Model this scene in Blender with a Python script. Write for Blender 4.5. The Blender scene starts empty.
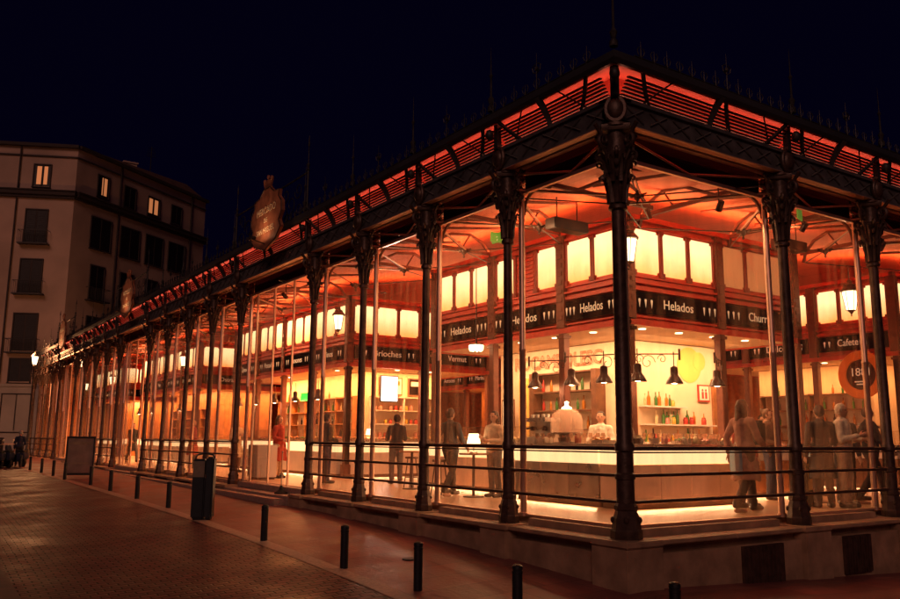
import bpy, bmesh, math, random
from mathutils import Vector, Matrix
random.seed(7)
S = bpy.context.scene
COL = S.collection
PI = math.pi

# ------------------------------------------------------------------ camera
cam_data = bpy.data.cameras.new('camera')
cam_data.sensor_width = 36.0
cam_data.lens = 827.06 / 900.0 * 36.0
cam_data.clip_start = 0.1
cam_data.clip_end = 2000
cam = bpy.data.objects.new('camera', cam_data)
COL.objects.link(cam)
cr = Vector((0.82864457, -0.55972557, 0.00744724))
cu = Vector((-0.09964019, -0.13439449, 0.98590565))
cf = Vector((0.55083574, 0.81770741, 0.16713643))
mw = Matrix.Identity(4)
for i in range(3):
    mw[i][0] = cr[i]; mw[i][1] = cu[i]; mw[i][2] = -cf[i]
mw[0][3], mw[1][3], mw[2][3] = -8.24, -8.02426, 1.27
cam.matrix_world = mw
S.camera = cam

# ------------------------------------------------------------------ night sky
W = bpy.data.worlds.new('World'); S.world = W
W.use_nodes = True
wn = W.node_tree.nodes; wl = W.node_tree.links
bg = wn['Background']
sky = wn.new('ShaderNodeTexSky'); sky.sky_type = 'NISHITA'; sky.sun_disc = False
sky.sun_elevation = math.radians(-4.0); sky.sun_rotation = math.radians(250)
tint = wn.new('ShaderNodeMix'); tint.data_type = 'RGBA'; tint.blend_type = 'MIX'
tint.inputs[0].default_value = 0.97
wl.new(sky.outputs[0], tint.inputs[6])
tint.inputs[7].default_value = (0.011, 0.006, 0.075, 1)
wl.new(tint.outputs[2], bg.inputs[0])
bg.inputs[1].default_value = 0.05

# faint night sun (moon and city glow) from behind the left of the camera
sd = bpy.data.lights.new('moon', 'SUN'); sd.energy = 0.29; sd.angle = math.radians(25)
sd.color = (1.0, 0.49, 0.37)
so = bpy.data.objects.new('moon', sd); COL.objects.link(so)
so.rotation_euler = Vector((0.58, 0.66, -0.5)).to_track_quat('-Z', 'Y').to_euler()

S.render.engine = 'CYCLES'
S.view_settings.view_transform = 'Standard'
S.view_settings.look = 'None'
S.view_settings.exposure = 0.38
S.view_settings.gamma = 1.0
S.view_settings.use_curve_mapping = False
S.cycles.max_bounces = 7
S.cycles.transparent_max_bounces = 24
S.cycles.sample_clamp_indirect = 4.0
S.cycles.caustics_reflective = False
S.cycles.caustics_refractive = False

# ------------------------------------------------------------------ materials
def new_mat(name):
    m = bpy.data.materials.new(name); m.use_nodes = True
    n = m.node_tree.nodes; return m, n, m.node_tree.links, n['Principled BSDF']

def mat(name, col, rough=0.6, metal=0.0, var=0.25, scale=6.0, bump=0.1, spec=0.5, detail=5):
    """colour broken up by two noises, roughness variation and a little bump"""
    m, n, l, p = new_mat(name)
    tc = n.new('ShaderNodeTexCoord')
    nz = n.new('ShaderNodeTexNoise'); nz.inputs['Scale'].default_value = scale; nz.inputs['Detail'].default_value = detail
    l.new(tc.outputs['Object'], nz.inputs['Vector'])
    mx = n.new('ShaderNodeMix'); mx.data_type = 'RGBA'
    a = [c * (1 - var) for c in col]; b = [min(1, c * (1 + var)) for c in col]
    mx.inputs[6].default_value = (*a, 1); mx.inputs[7].default_value = (*b, 1)
    cr_ = n.new('ShaderNodeMapRange'); cr_.inputs[1].default_value = 0.3; cr_.inputs[2].default_value = 0.7
    l.new(nz.outputs[0], cr_.inputs[0]); l.new(cr_.outputs[0], mx.inputs[0])
    l.new(mx.outputs[2], p.inputs['Base Color'])
    rr = n.new('ShaderNodeMapRange'); rr.inputs[3].default_value = max(0.05, rough - 0.12); rr.inputs[4].default_value = min(1, rough + 0.12)
    l.new(nz.outputs[0], rr.inputs[0]); l.new(rr.outputs[0], p.inputs['Roughness'])
    p.inputs['Metallic'].default_value = metal
    p.inputs['Specular IOR Level'].default_value = spec
    if bump:
        bp = n.new('ShaderNodeBump'); bp.inputs['Strength'].default_value = bump; bp.inputs['Distance'].default_value = 0.02
        nz2 = n.new('ShaderNodeTexNoise'); nz2.inputs['Scale'].default_value = scale * 4; nz2.inputs['Detail'].default_value = 6
        l.new(tc.outputs['Object'], nz2.inputs['Vector'])
        l.new(nz2.outputs[0], bp.inputs['Height']); l.new(bp.outputs[0], p.inputs['Normal'])
    return m

def emit(name, col, strength):
    m, n, l, p = new_mat(name)
    p.inputs['Base Color'].default_value = (*[min(1, c) for c in col], 1)
    p.inputs['Emission Color'].default_value = (*col, 1)
    p.inputs['Emission Strength'].default_value = strength
    return m

def glass_mat(name, tintc=(0.93, 0.93, 0.93), refl=0.9, haze=0.042):
    m, n, l, p = new_mat(name)
    n.remove(p)
    out = [q for q in n if q.type == 'OUTPUT_MATERIAL'][0]
    tr = n.new('ShaderNodeBsdfTransparent'); tr.inputs[0].default_value = (*tintc, 1)
    gl = n.new('ShaderNodeBsdfGlossy'); gl.inputs['Roughness'].default_value = 0.03
    gl.inputs['Color'].default_value = (refl, refl, refl, 1)
    lw = n.new('ShaderNodeLayerWeight'); lw.inputs[0].default_value = 0.5
    pw = n.new('ShaderNodeMath'); pw.operation = 'POWER'; l.new(lw.outputs[1], pw.inputs[0]); pw.inputs[1].default_value = 4
    fr = n.new('ShaderNodeMath'); fr.operation = 'MULTIPLY_ADD'; l.new(pw.outputs[0], fr.inputs[0]); fr.inputs[1].default_value = 0.9; fr.inputs[2].default_value = 0.05
    mx = n.new('ShaderNodeMixShader')
    tc = n.new('ShaderNodeTexCoord'); mp = n.new('ShaderNodeMapping'); mp.inputs['Scale'].default_value = (5, 5, 0.7)
    l.new(tc.outputs['Object'], mp.inputs[0])
    nz = n.new('ShaderNodeTexNoise'); nz.inputs['Scale'].default_value = 1.2; nz.inputs['Detail'].default_value = 6; l.new(mp.outputs[0], nz.inputs['Vector'])
    mr = n.new('ShaderNodeMapRange'); mr.inputs[1].default_value = 0.4; mr.inputs[2].default_value = 0.75; mr.inputs[3].default_value = haze*0.25; mr.inputs[4].default_value = haze*2.0
    l.new(nz.outputs[0], mr.inputs[0])
    tl = n.new('ShaderNodeBsdfTranslucent'); tl.inputs[0].default_value = (1.0, 0.62, 0.42, 1)  # warm streaky haze mixed into the glass in place of bloom
    m0 = n.new('ShaderNodeMixShader'); l.new(mr.outputs[0], m0.inputs[0]); l.new(tr.outputs[0], m0.inputs[1]); l.new(tl.outputs[0], m0.inputs[2])
    tr = m0
    l.new(fr.outputs[0], mx.inputs[0]); l.new(tr.outputs[0], mx.inputs[1]); l.new(gl.outputs[0], mx.inputs[2])
    l.new(mx.outputs[0], out.inputs[0])
    return m

M = {}
M['iron'] = mat('cast_iron', (0.10, 0.058, 0.045), 0.42, 0.35, 0.4, 9, 0.25)
M['iron_dark'] = mat('dark_iron', (0.05, 0.045, 0.045), 0.5, 0.2, 0.35, 9, 0.15)
M['beam'] = mat('beam_iron', (0.14, 0.13, 0.13), 0.5, 0.3, 0.35, 5, 0.2)
M['clear_shiny'] = glass_mat('clear_shiny', (0.85, 0.8, 0.75), 1.0, 0.25)
M['mullion'] = mat('mullion_metal', (0.85, 0.55, 0.4), 0.38, 0.65, 0.12, 5, 0.03)
M['stone'] = mat('granite_plinth', (0.44, 0.28, 0.18), 0.7, 0, 0.3, 3.0, 0.3)
M['granite'] = mat('granite_pale', (0.40, 0.27, 0.22), 0.6, 0, 0.25, 20, 0.2)
M['ceiling_rib'] = mat('rib_iron', (0.16, 0.05, 0.03), 0.5, 0.2, 0.25, 8, 0.1)
M['red'] = mat('red_paint', (0.55, 0.055, 0.03), 0.45, 0, 0.22, 7, 0.08)
M['red_dark'] = mat('dark_red_paint', (0.24, 0.035, 0.025), 0.5, 0, 0.25, 7, 0.1)
M['slat_back'] = mat('red_boards', (0.6, 0.11, 0.08), 0.6, 0, 0.15, 4, 0.1)
M['vent'] = mat('vent_purple', (0.05, 0.018, 0.03), 0.6, 0, 0.2, 6, 0.05)
M['slat_dark'] = mat('slat_paint', (0.07, 0.02, 0.02), 0.6, 0, 0.3, 6, 0.05)
M['sign_black'] = mat('sign_black', (0.005, 0.003, 0.004), 0.8, 0, 0.2, 6, 0, 0.03)
M['letter'] = mat('letter_cream_glow', (0.85, 0.78, 0.62), 0.6, 0, 0.03, 4, 0)
M['letter'].node_tree.nodes['Principled BSDF'].inputs['Emission Color'].default_value = (1, 0.7, 0.4, 1); M['letter'].node_tree.nodes['Principled BSDF'].inputs['Emission Strength'].default_value = 0.22  # added glow brightens cream lettering and sheets; no lamp lies behind them
M['plaster'] = mat('cream_plaster', (0.82, 0.66, 0.48), 0.75, 0, 0.08, 1.6, 0.12)
M['plaster_yellow'] = mat('yellow_paint', (0.85, 0.55, 0.14), 0.7, 0, 0.06, 3, 0.05)
M['wood'] = mat('orange_wood', (0.42, 0.17, 0.06), 0.45, 0, 0.35, 5, 0.1)
M['wood_dark'] = mat('dark_wood', (0.14, 0.06, 0.03), 0.5, 0, 0.35, 5, 0.1)
M['counter'] = mat('counter_panel', (0.85, 0.62, 0.48), 0.35, 0, 0.15, 1.8, 0.05)
M['white_panel'] = mat('white_panel', (0.78, 0.72, 0.64), 0.35, 0, 0.06, 2, 0.03)
M['steel'] = mat('brushed_steel', (0.55, 0.5, 0.45), 0.3, 0.8, 0.15, 3, 0.05)
M['floor'] = mat('hall_floor', (0.5, 0.3, 0.18), 0.35, 0, 0.2, 1.2, 0.06)
M['lamp_black'] = mat('lamp_enamel', (0.045, 0.02, 0.015), 0.35, 0.1, 0.2, 8, 0.02)
M['bulb'] = emit('lamp_bulb', (1.0, 0.66, 0.32), 14)
M['lantern_glass'] = emit('lantern_glass', (1.0, 0.72, 0.38), 5)
M['downlight'] = emit('downlight', (1.0, 0.75, 0.42), 6)
M['window_lit'] = emit('window_lit', (1.0, 0.34, 0.12), 0.32)
M['screen_lit'] = emit('screen_lit', (1.0, 0.82, 0.7), 3.2)
M['exit_green'] = emit('exit_green', (0.18, 0.42, 0.05), 0.35)
M['green_sign'] = emit('green_light', (0.05, 0.75, 0.08), 0.8)
M['glow_white'] = emit('glow_counter', (1.0, 0.62, 0.28), 1.3)
M['glass'] = glass_mat('clear_glass')
M['glass2'] = glass_mat('display_glass', (0.95, 0.93, 0.9), 0.8)
M['neon'] = mat('rose_letters', (0.6, 0.24, 0.14), 0.4, 0, 0.05, 5, 0)
M['letter_gold'] = mat('letter_gold', (0.9, 0.72, 0.45), 0.5, 0, 0.05, 6, 0)
M['sign_brown'] = mat('enamel_shield', (0.45, 0.17, 0.09), 0.5, 0.1, 0.3, 5, 0.1)
M['facade'] = mat('stucco', (0.6, 0.42, 0.34), 0.85, 0, 0.2, 0.35, 0.1)
M['facade2'] = mat('stucco_ground_floor', (0.55, 0.47, 0.4), 0.85, 0, 0.15, 0.5, 0.1)
M['cornice'] = mat('dark_cornice', (0.06, 0.045, 0.045), 0.8, 0, 0.2, 1, 0.1)
M['shutter'] = mat('dark_shutter', (0.022, 0.018, 0.02), 0.5, 0, 0.3, 3, 0.05)
M['roof_dark'] = mat('zinc_roof', (0.05, 0.05, 0.06), 0.6, 0.2, 0.2, 1, 0.1)
M['tile'] = mat('roof_tile', (0.12, 0.06, 0.045), 0.8, 0, 0.3, 2, 0.2)
M['bollard'] = mat('bollard_paint', (0.022, 0.024, 0.03), 0.45, 0.2, 0.3, 12, 0.08)
M['bin'] = mat('bin_paint', (0.014, 0.02, 0.03), 0.45, 0.2, 0.25, 6, 0.05)
M['bin_tan'] = mat('bin_panel', (0.22, 0.17, 0.13), 0.5, 0, 0.2, 6, 0.05)
M['paper'] = mat('board_face', (0.2, 0.15, 0.14), 0.5, 0, 0.25, 3, 0.02)
M['rubber'] = mat('rubber', (0.02, 0.02, 0.02), 0.7, 0, 0.2, 10, 0.1)
M['orange'] = mat('orange_ring', (0.85, 0.26, 0.04), 0.45, 0, 0.08, 4, 0.02)
M['skin'] = mat('skin', (0.55, 0.3, 0.2), 0.5, 0, 0.08, 8, 0.03)
M['eye'] = mat('eye_dark', (0.02, 0.015, 0.012), 0.2, 0, 0, 8, 0)
M['shoe'] = mat('shoe_leather', (0.03, 0.02, 0.018), 0.4, 0, 0.2, 10, 0.05)
for k, c in dict(black=(0.02, 0.018, 0.022), navy=(0.02, 0.025, 0.06), red=(0.35, 0.05, 0.035), beige=(0.5, 0.36, 0.25), rose=(0.42, 0.2, 0.15), white=(0.7, 0.62, 0.52), grey=(0.12, 0.1, 0.1), denim=(0.05, 0.06, 0.1), brown=(0.13, 0.06, 0.035), blue=(0.22, 0.38, 0.5)).items():
    M['cloth_' + k] = mat('cloth_' + k, c, 0.85, 0, 0.2, 14, 0.2)
for k, c in dict(dark=(0.03, 0.015, 0.01), brown=(0.12, 0.05, 0.02), blonde=(0.4, 0.24, 0.1), grey=(0.4, 0.36, 0.32), cap=(0.6, 0.52, 0.42)).items():
    M['hair_' + k] = mat('hair_' + k, c, 0.6, 0, 0.4, 40, 0.3)
for k, c in dict(green=(0.05, 0.16, 0.04), amber=(0.45, 0.16, 0.02), red=(0.4, 0.04, 0.03), dark=(0.03, 0.02, 0.02), cream=(0.7, 0.58, 0.35), yellow=(0.75, 0.5, 0.08), pink=(0.6, 0.25, 0.22)).items():
    M['b_' + k] = mat('bottle_' + k, c, 0.15, 0, 0.15, 10, 0)

# lit sign panels: glow painted brighter towards the top, as from a lamp there
def panel_mat(name, lo, hi, z0, z1, s):
    m, n, l, p = new_mat(name)
    tc = n.new('ShaderNodeTexCoord'); sx = n.new('ShaderNodeSeparateXYZ'); l.new(tc.outputs['Object'], sx.inputs[0])
    mr = n.new('ShaderNodeMapRange'); mr.inputs[1].default_value = z0; mr.inputs[2].default_value = z1
    l.new(sx.outputs[2], mr.inputs[0])
    nz = n.new('ShaderNodeTexNoise'); nz.inputs['Scale'].default_value = 2.2; nz.inputs['Detail'].default_value = 3
    l.new(tc.outputs['Object'], nz.inputs['Vector'])
    ad = n.new('ShaderNodeMath'); ad.operation = 'MULTIPLY_ADD'; l.new(nz.outputs[0], ad.inputs[0]); ad.inputs[1].default_value = 0.5
    l.new(mr.outputs[0], ad.inputs[2])
    rp = n.new('ShaderNodeValToRGB'); l.new(ad.outputs[0], rp.inputs[0])
    rp.color_ramp.elements[0].position = 0.15; rp.color_ramp.elements[0].color = (*lo, 1)
    rp.color_ramp.elements[1].position = 1.0; rp.color_ramp.elements[1].color = (*hi, 1)
    l.new(rp.outputs[0], p.inputs['Emission Color']); p.inputs['Emission Strength'].default_value = s
    p.inputs['Base Color'].default_value = (0.6, 0.4, 0.2, 1)
    return m
M['panel'] = panel_mat('lit_panel', (0.92, 0.27, 0.05), (1.0, 0.72, 0.32), 4.6, 5.4, 1.7)
M['panel_off'] = panel_mat('dim_panel', (0.34, 0.1, 0.035), (0.42, 0.15, 0.05), 4.6, 5.4, 0.55)

def ceiling_mat():
    m, n, l, p = new_mat('orange_ceiling')
    tc = n.new('ShaderNodeTexCoord')
    br = n.new('ShaderNodeTexBrick'); br.inputs['Scale'].default_value = 1.0
    br.inputs['Color1'].default_value = (0.80, 0.20, 0.095, 1); br.inputs['Color2'].default_value = (0.70, 0.16, 0.075, 1)
    br.inputs['Mortar'].default_value = (0.2, 0.05, 0.03, 1); br.inputs['Mortar Size'].default_value = 0.006
    br.inputs['Brick Width'].default_value = 2.5; br.inputs['Row Height'].default_value = 0.62
    mp = n.new('ShaderNodeMapping'); mp.inputs['Rotation'].default_value = (0, 0, PI / 2)
    l.new(tc.outputs['Object'], mp.inputs[0]); l.new(mp.outputs[0], br.inputs['Vector'])
    l.new(br.outputs[0], p.inputs['Base Color']); p.inputs['Roughness'].default_value = 0.55
    return m
M['ceiling'] = ceiling_mat()

def ground_mat():
    """setts to the left of the bollard line, smooth flagstones between it and the market, both in world metres"""
    m, n, l, p = new_mat('street_paving')
    tc = n.new('ShaderNodeTexCoord')
    mp = n.new('ShaderNodeMapping'); mp.inputs['Rotation'].default_value = (0, 0, 0.03)
    l.new(tc.outputs['Object'], mp.inputs[0])
    wob = n.new('ShaderNodeTexNoise'); wob.inputs['Scale'].default_value = 3.0; wob.inputs['Detail'].default_value = 2
    l.new(mp.outputs[0], wob.inputs['Vector'])
    va = n.new('ShaderNodeVectorMath'); va.operation = 'MULTIPLY_ADD'
    l.new(wob.outputs[1], va.inputs[0]); va.inputs[1].default_value = (0.035, 0.022, 0.0); l.new(mp.outputs[0], va.inputs[2])
    b1 = n.new('ShaderNodeTexBrick'); b1.inputs['Scale'].default_value = 1
    b1.inputs['Brick Width'].default_value = 0.21; b1.inputs['Row Height'].default_value = 0.125; b1.inputs['Mortar Size'].default_value = 0.018
    b1.inputs['Mortar Smooth'].default_value = 0.6; b1.inputs['Bias'].default_value = 0.0
    b1.inputs['Color1'].default_value = (0.20, 0.066, 0.07, 1); b1.inputs['Color2'].default_value = (0.10, 0.034, 0.04, 1); b1.inputs['Mortar'].default_value = (0.04, 0.025, 0.025, 1)
    l.new(va.outputs[0], b1.inputs['Vector'])
    b2 = n.new('ShaderNodeTexBrick'); b2.inputs['Scale'].default_value = 1
    b2.inputs['Brick Width'].default_value = 0.9; b2.inputs['Row Height'].default_value = 0.6; b2.inputs['Mortar Size'].default_value = 0.006
    b2.inputs['Color1'].default_value = (0.30, 0.105, 0.095, 1); b2.inputs['Color2'].default_value = (0.225, 0.078, 0.074, 1); b2.inputs['Mortar'].default_value = (0.10, 0.05, 0.045, 1)
    l.new(tc.outputs['Object'], b2.inputs['Vector'])
    sx = n.new('ShaderNodeSeparateXYZ'); l.new(tc.outputs['Object'], sx.inputs[0])
    gt = n.new('ShaderNodeMath'); gt.operation = 'GREATER_THAN'; gt.inputs[1].default_value = -2.86; l.new(sx.outputs[0], gt.inputs[0])
    mx = n.new('ShaderNodeMix'); mx.data_type = 'RGBA'; l.new(gt.outputs[0], mx.inputs[0]); l.new(b1.outputs[0], mx.inputs[6]); l.new(b2.outputs[0], mx.inputs[7])
    st = n.new('ShaderNodeTexNoise'); st.inputs['Scale'].default_value = 0.9; st.inputs['Detail'].default_value = 7; st.inputs['Roughness'].default_value = 0.6
    l.new(tc.outputs['Object'], st.inputs['Vector'])
    mr = n.new('ShaderNodeMapRange'); mr.inputs[1].default_value = 0.3; mr.inputs[2].default_value = 0.72; mr.inputs[3].default_value = 0.6; mr.inputs[4].default_value = 1.15
    l.new(st.outputs[0], mr.inputs[0])
    ml = n.new('ShaderNodeMix'); ml.data_type = 'RGBA'; ml.blend_type = 'MULTIPLY'; ml.inputs[0].default_value = 1
    l.new(mx.outputs[2], ml.inputs[6]); l.new(mr.outputs[0], ml.inputs[7])
    l.new(ml.outputs[2], p.inputs['Base Color'])
    r2 = n.new('ShaderNodeMapRange'); r2.inputs[1].default_value = 0.3; r2.inputs[2].default_value = 0.7; p.inputs['Specular IOR Level'].default_value = 0.32; r2.inputs[3].default_value = 0.36; r2.inputs[4].default_value = 0.68
    l.new(st.outputs[0], r2.inputs[0]); l.new(r2.outputs[0], p.inputs['Roughness'])
    hm = n.new('ShaderNodeMath'); hm.operation = 'SUBTRACT'; hm.inputs[0].default_value = 1; l.new(b1.outputs[1], hm.inputs[1])
    gi = n.new('ShaderNodeMath'); gi.operation = 'SUBTRACT'; gi.inputs[0].default_value = 1; l.new(gt.outputs[0], gi.inputs[1])
    hh = n.new('ShaderNodeMath'); hh.operation = 'MULTIPLY'; l.new(hm.outputs[0], hh.inputs[0]); l.new(gi.outputs[0], hh.inputs[1])
    fine = n.new('ShaderNodeTexNoise'); fine.inputs['Scale'].default_value = 14; fine.inputs['Detail'].default_value = 4
    l.new(tc.outputs['Object'], fine.inputs['Vector'])
    h3 = n.new('ShaderNodeMath'); h3.operation = 'MULTIPLY_ADD'; l.new(fine.outputs[0], h3.inputs[0]); h3.inputs[1].default_value = 0.35; l.new(hh.outputs[0], h3.inputs[2])
    bp = n.new('ShaderNodeBump'); bp.inputs['Strength'].default_value = 1.0; bp.inputs['Distance'].default_value = 0.02
    l.new(h3.outputs[0], bp.inputs['Height']); l.new(bp.outputs[0], p.inputs['Normal'])
    return m
M['ground'] = ground_mat()

# ------------------------------------------------------------------ mesh helpers
class MB:
    def __init__(self): self.bm = bmesh.new(); self.M = Matrix.Identity(4)
    def v(self, co): return self.bm.verts.new(self.M @ Vector(co))
    def face(self, vs):
        try: return self.bm.faces.new(vs)
        except ValueError: return None
    def box(self, a, b, bev=0.0):
        x0, y0, z0 = a; x1, y1, z1 = b
        vs = [self.v(c) for c in ((x0,y0,z0),(x1,y0,z0),(x1,y1,z0),(x0,y1,z0),(x0,y0,z1),(x1,y0,z1),(x1,y1,z1),(x0,y1,z1))]
        fs = [self.face([vs[i] for i in q]) for q in ((3,2,1,0),(4,5,6,7),(0,1,5,4),(1,2,6,5),(2,3,7,6),(3,0,4,7))]
        if bev:
            es = list({e for f in fs for e in f.edges})
            bmesh.ops.bevel(self.bm, geom=es, offset=bev, segments=2, affect='EDGES')
        return self
    def tube(self, p0, p1, r0, r1=None, seg=8, caps=True):
        r1 = r0 if r1 is None else r1
        p0 = Vector(p0); p1 = Vector(p1); d = p1 - p0
        if d.length < 1e-6: return self
        q = d.to_track_quat('Z', 'Y'); rings = []
        for p, r in ((p0, r0), (p1, r1)):
            rings.append([self.v(p + q @ Vector((r*math.cos(2*PI*i/seg), r*math.sin(2*PI*i/seg), 0))) for i in range(seg)])
        for i in range(seg):
            j = (i+1) % seg; self.face([rings[0][i], rings[0][j], rings[1][j], rings[1][i]])
        if caps: self.face(rings[0][::-1]); self.face(rings[1])
        return self
    def path(self, pts, r, seg=6, r_end=None):
        n = len(pts)
        rings = []
        for k, p in enumerate(pts):
            p = Vector(p)
            a = Vector(pts[max(0, k-1)]); b = Vector(pts[min(n-1, k+1)])
            q = (b - a).to_track_quat('Z', 'Y')
            rr = r if r_end is None else r + (r_end - r) * k / (n-1)
            rings.append([self.v(p + q @ Vector((rr*math.cos(2*PI*i/seg), rr*math.sin(2*PI*i/seg), 0))) for i in range(seg)])
        for k in range(n-1):
            # keep rings from twisting
            best = min(range(seg), key=lambda s: (rings[k][0].co - rings[k+1][s].co).length)
            rings[k+1] = rings[k+1][best:] + rings[k+1][:best]
            for i in range(seg):
                j = (i+1) % seg; self.face([rings[k][i], rings[k][j], rings[k+1][j], rings[k+1][i]])
        self.face(rings[0][::-1]); self.face(rings[-1])
        return self
    def lathe(self, c, prof, seg=16, axis='Z', sx=1, sy=1):
        c = Vector(c); rings = []
        for r, z in prof:
            if r < 1e-5: rings.append([self.v(c + Vector((0, 0, z)))])
            else: rings.append([self.v(c + Vector((sx*r*math.cos(2*PI*i/seg), sy*r*math.sin(2*PI*i/seg), z))) for i in range(seg)])
        for a, b in zip(rings, rings[1:]):
            for i in range(seg):
                j = (i+1) % seg
                if len(a) == 1 and len(b) == 1: continue
                if len(a) == 1: self.face([a[0], b[j], b[i]])
                elif len(b) == 1: self.face([a[i], a[j], b[0]])
                else: self.face([a[i], a[j], b[j], b[i]])
        if len(rings[0]) > 1: self.face(rings[0][::-1])
        if len(rings[-1]) > 1: self.face(rings[-1])
        return self
    def prism(self, poly, ax, t0, t1):
        """poly of (u, v) extruded along axis ax from t0 to t1"""
        def mk(u, v, t):
            return {0: (t, u, v), 1: (u, t, v), 2: (u, v, t)}[ax]
        a = [self.v(mk(u, v, t0)) for u, v in poly]; b = [self.v(mk(u, v, t1)) for u, v in poly]
        n = len(poly)
        self.face(a[::-1]); self.face(b)
        for i in range(n):
            j = (i+1) % n; self.face([a[i], a[j], b[j], b[i]])
        return self
    def ball(self, c, r, sx=1, sy=1, sz=1, u=12, v=8):
        prof = [(max(0, r*math.sin(PI*k/v)), -r*sz*math.cos(PI*k/v)) for k in range(v+1)]
        prof[0] = (0, prof[0][1]); prof[-1] = (0, prof[-1][1])
        return self.lathe(c, prof, u, sx=sx, sy=sy)
    def build(self, name, m, parent=None, smooth=False, loc=None):
        me = bpy.data.meshes.new(name)
        bmesh.ops.recalc_face_normals(self.bm, faces=self.bm.faces[:])
        self.bm.to_mesh(me); self.bm.free()
        return link_mesh(name, me, m, parent, smooth, loc)

def link_mesh(name, me, m, parent=None, smooth=False, loc=None):
    if m is not None and not me.materials: me.materials.append(m)
    if smooth:
        for p in me.polygons: p.use_smooth = True
        try: me.set_sharp_from_angle(angle=math.radians(38))
        except Exception: pass
    o = bpy.data.objects.new(name, me); COL.objects.link(o)
    if parent is not None: o.parent = parent
    if loc is not None: o.location = loc
    return o

def tag(o, label=None, cat=None, group=None, kind=None):
    if label: o['label'] = label
    if cat: o['category'] = cat
    if group: o['group'] = group
    if kind: o['kind'] = kind
    return o
def thing(name, label, cat, loc=(0, 0, 0), rz=0, group=None):
    o = bpy.data.objects.new(name, None); COL.objects.link(o); o.empty_display_size = 0.2
    o.location = loc; o.rotation_euler = (0, 0, rz)
    return tag(o, label, cat, group)
def copy_tree(o, parent=None):
    c = o.copy(); COL.objects.link(c)
    if parent is not None: c.parent = parent
    for ch in list(o.children): copy_tree(ch, c)
    return c
def dup(o, loc, rz=0, label=None, group=None, scale=None):
    c = copy_tree(o); c.location = loc; c.rotation_euler = (0, 0, rz)
    if label: c['label'] = label
    if group: c['group'] = group
    if scale: c.scale = (scale,)*3
    return c
def area(name, loc, direction, sx, sy, w, col, parent=None):
    d = bpy.data.lights.new(name, 'AREA'); d.shape = 'RECTANGLE'; d.size = sx; d.size_y = sy; d.energy = w; d.color = col
    o = bpy.data.objects.new(name, d); COL.objects.link(o)
    Z = -Vector(direction).normalized()
    if abs(Z.x) < 0.8: X = (Vector((1, 0, 0)) - Z*Z.x).normalized(); Y = Z.cross(X)
    else: Y = (Vector((0, 1, 0)) - Z*Z.y).normalized(); X = Y.cross(Z)
    o.location = loc; o.rotation_euler = Matrix((X, Y, Z)).transposed().to_euler()
    if parent: o.parent = parent
    return o
def point(name, loc, w, col, r=0.06, parent=None):
    d = bpy.data.lights.new(name, 'POINT'); d.energy = w; d.color = col; d.shadow_soft_size = r
    o = bpy.data.objects.new(name, d); COL.objects.link(o); o.location = loc
    if parent: o.parent = parent
    return o
def text_obj(name, body, size, m, parent, loc, rot, extrude=0.004, width=None, align='CENTER', outline=None):
    cu_ = bpy.data.curves.new(name, 'FONT'); cu_.body = body; cu_.size = size; cu_.extrude = extrude
    cu_.align_x = align; cu_.align_y = 'CENTER'; cu_.resolution_u = 3
    if outline: cu_.fill_mode = 'NONE'; cu_.bevel_depth = outline; cu_.bevel_resolution = 0; cu_.extrude = 0
    t = bpy.data.objects.new(name + '_tmp', cu_); COL.objects.link(t)
    dg = bpy.context.evaluated_depsgraph_get(); dg.update()
    me = bpy.data.meshes.new_from_object(t.evaluated_get(dg)); bpy.data.objects.remove(t); me.name = name
    if width and len(me.vertices):
        xs = [v.co.x for v in me.vertices]; w = max(xs) - min(xs)
        s = width / w
        for v in me.vertices: v.co.x *= s
    me.materials.clear(); me.materials.append(m)
    o = bpy.data.objects.new(name, me); COL.objects.link(o); o.parent = parent
    o.location = loc; o.rotation_euler = rot
    return o
WARM = (1.0, 0.36, 0.10); WARM2 = (1.0, 0.50, 0.22); REDW = (1.0, 0.31, 0.17); COVE = (1.0, 0.24, 0.07)

# ------------------------------------------------------------------ ground
def interp(x, xs, ys):
    if x <= xs[0]: return ys[0]
    for i in range(1, len(xs)):
        if x <= xs[i]: return ys[i-1] + (ys[i]-ys[i-1]) * (x-xs[i-1]) / (xs[i]-xs[i-1])
    return ys[-1]
def gz(x, y):
    z = interp(y, [-30, 0, 2, 4.5, 7, 9.3, 15, 25, 50, 300], [-1.6, -.6, -.49, -.39, -.32, -.27, -.2, -.12, 0, 0])
    if x < -.35: z += .05 * max(x + .35, -12)
    if x > 0: z -= .045 * min(x, 12)
    return z
def grid_sheet(name, xs, ys, m, dz=0.0):
    b = MB(); g = [[b.v((x, y, gz(x, y) + dz)) for y in ys] for x in xs]
    for i in range(len(xs)-1):
        for j in range(len(ys)-1): b.face([g[i][j], g[i+1][j], g[i+1][j+1], g[i][j+1]])
    o = b.build(name, m); 
    for p in o.data.polygons: p.use_smooth = True
    return o
def frange(a, b, s):
    r = [a]
    while r[-1] + s < b: r.append(r[-1] + s)
    return r + [b]
XS = [-300, -100, -50, -25] + frange(-14, 14, 1.0) + [25, 60, 150, 300]
YS = [-150, -60, -30] + frange(-14, 70, 1.0) + [100, 160, 300]
tag(grid_sheet('ground', XS, YS, M['ground']), 'red brown street paving of setts and flagstones', None, kind='structure')
tag(grid_sheet('kerb_strip', [-2.86, -2.62], frange(-12, 60, 1.0), M['granite'], 0.006), 'pale granite strip along the bollards', None, kind='structure')
tag(grid_sheet('pavement', [-12, -9, -6.62], frange(-14, 60, 1.0), mat('asphalt_path', (0.12, 0.075, 0.07), 0.6, 0, 0.3, 5, 0.3), 0.006), 'smooth dark strip at the far side of the setts', None, kind='structure')

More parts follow.
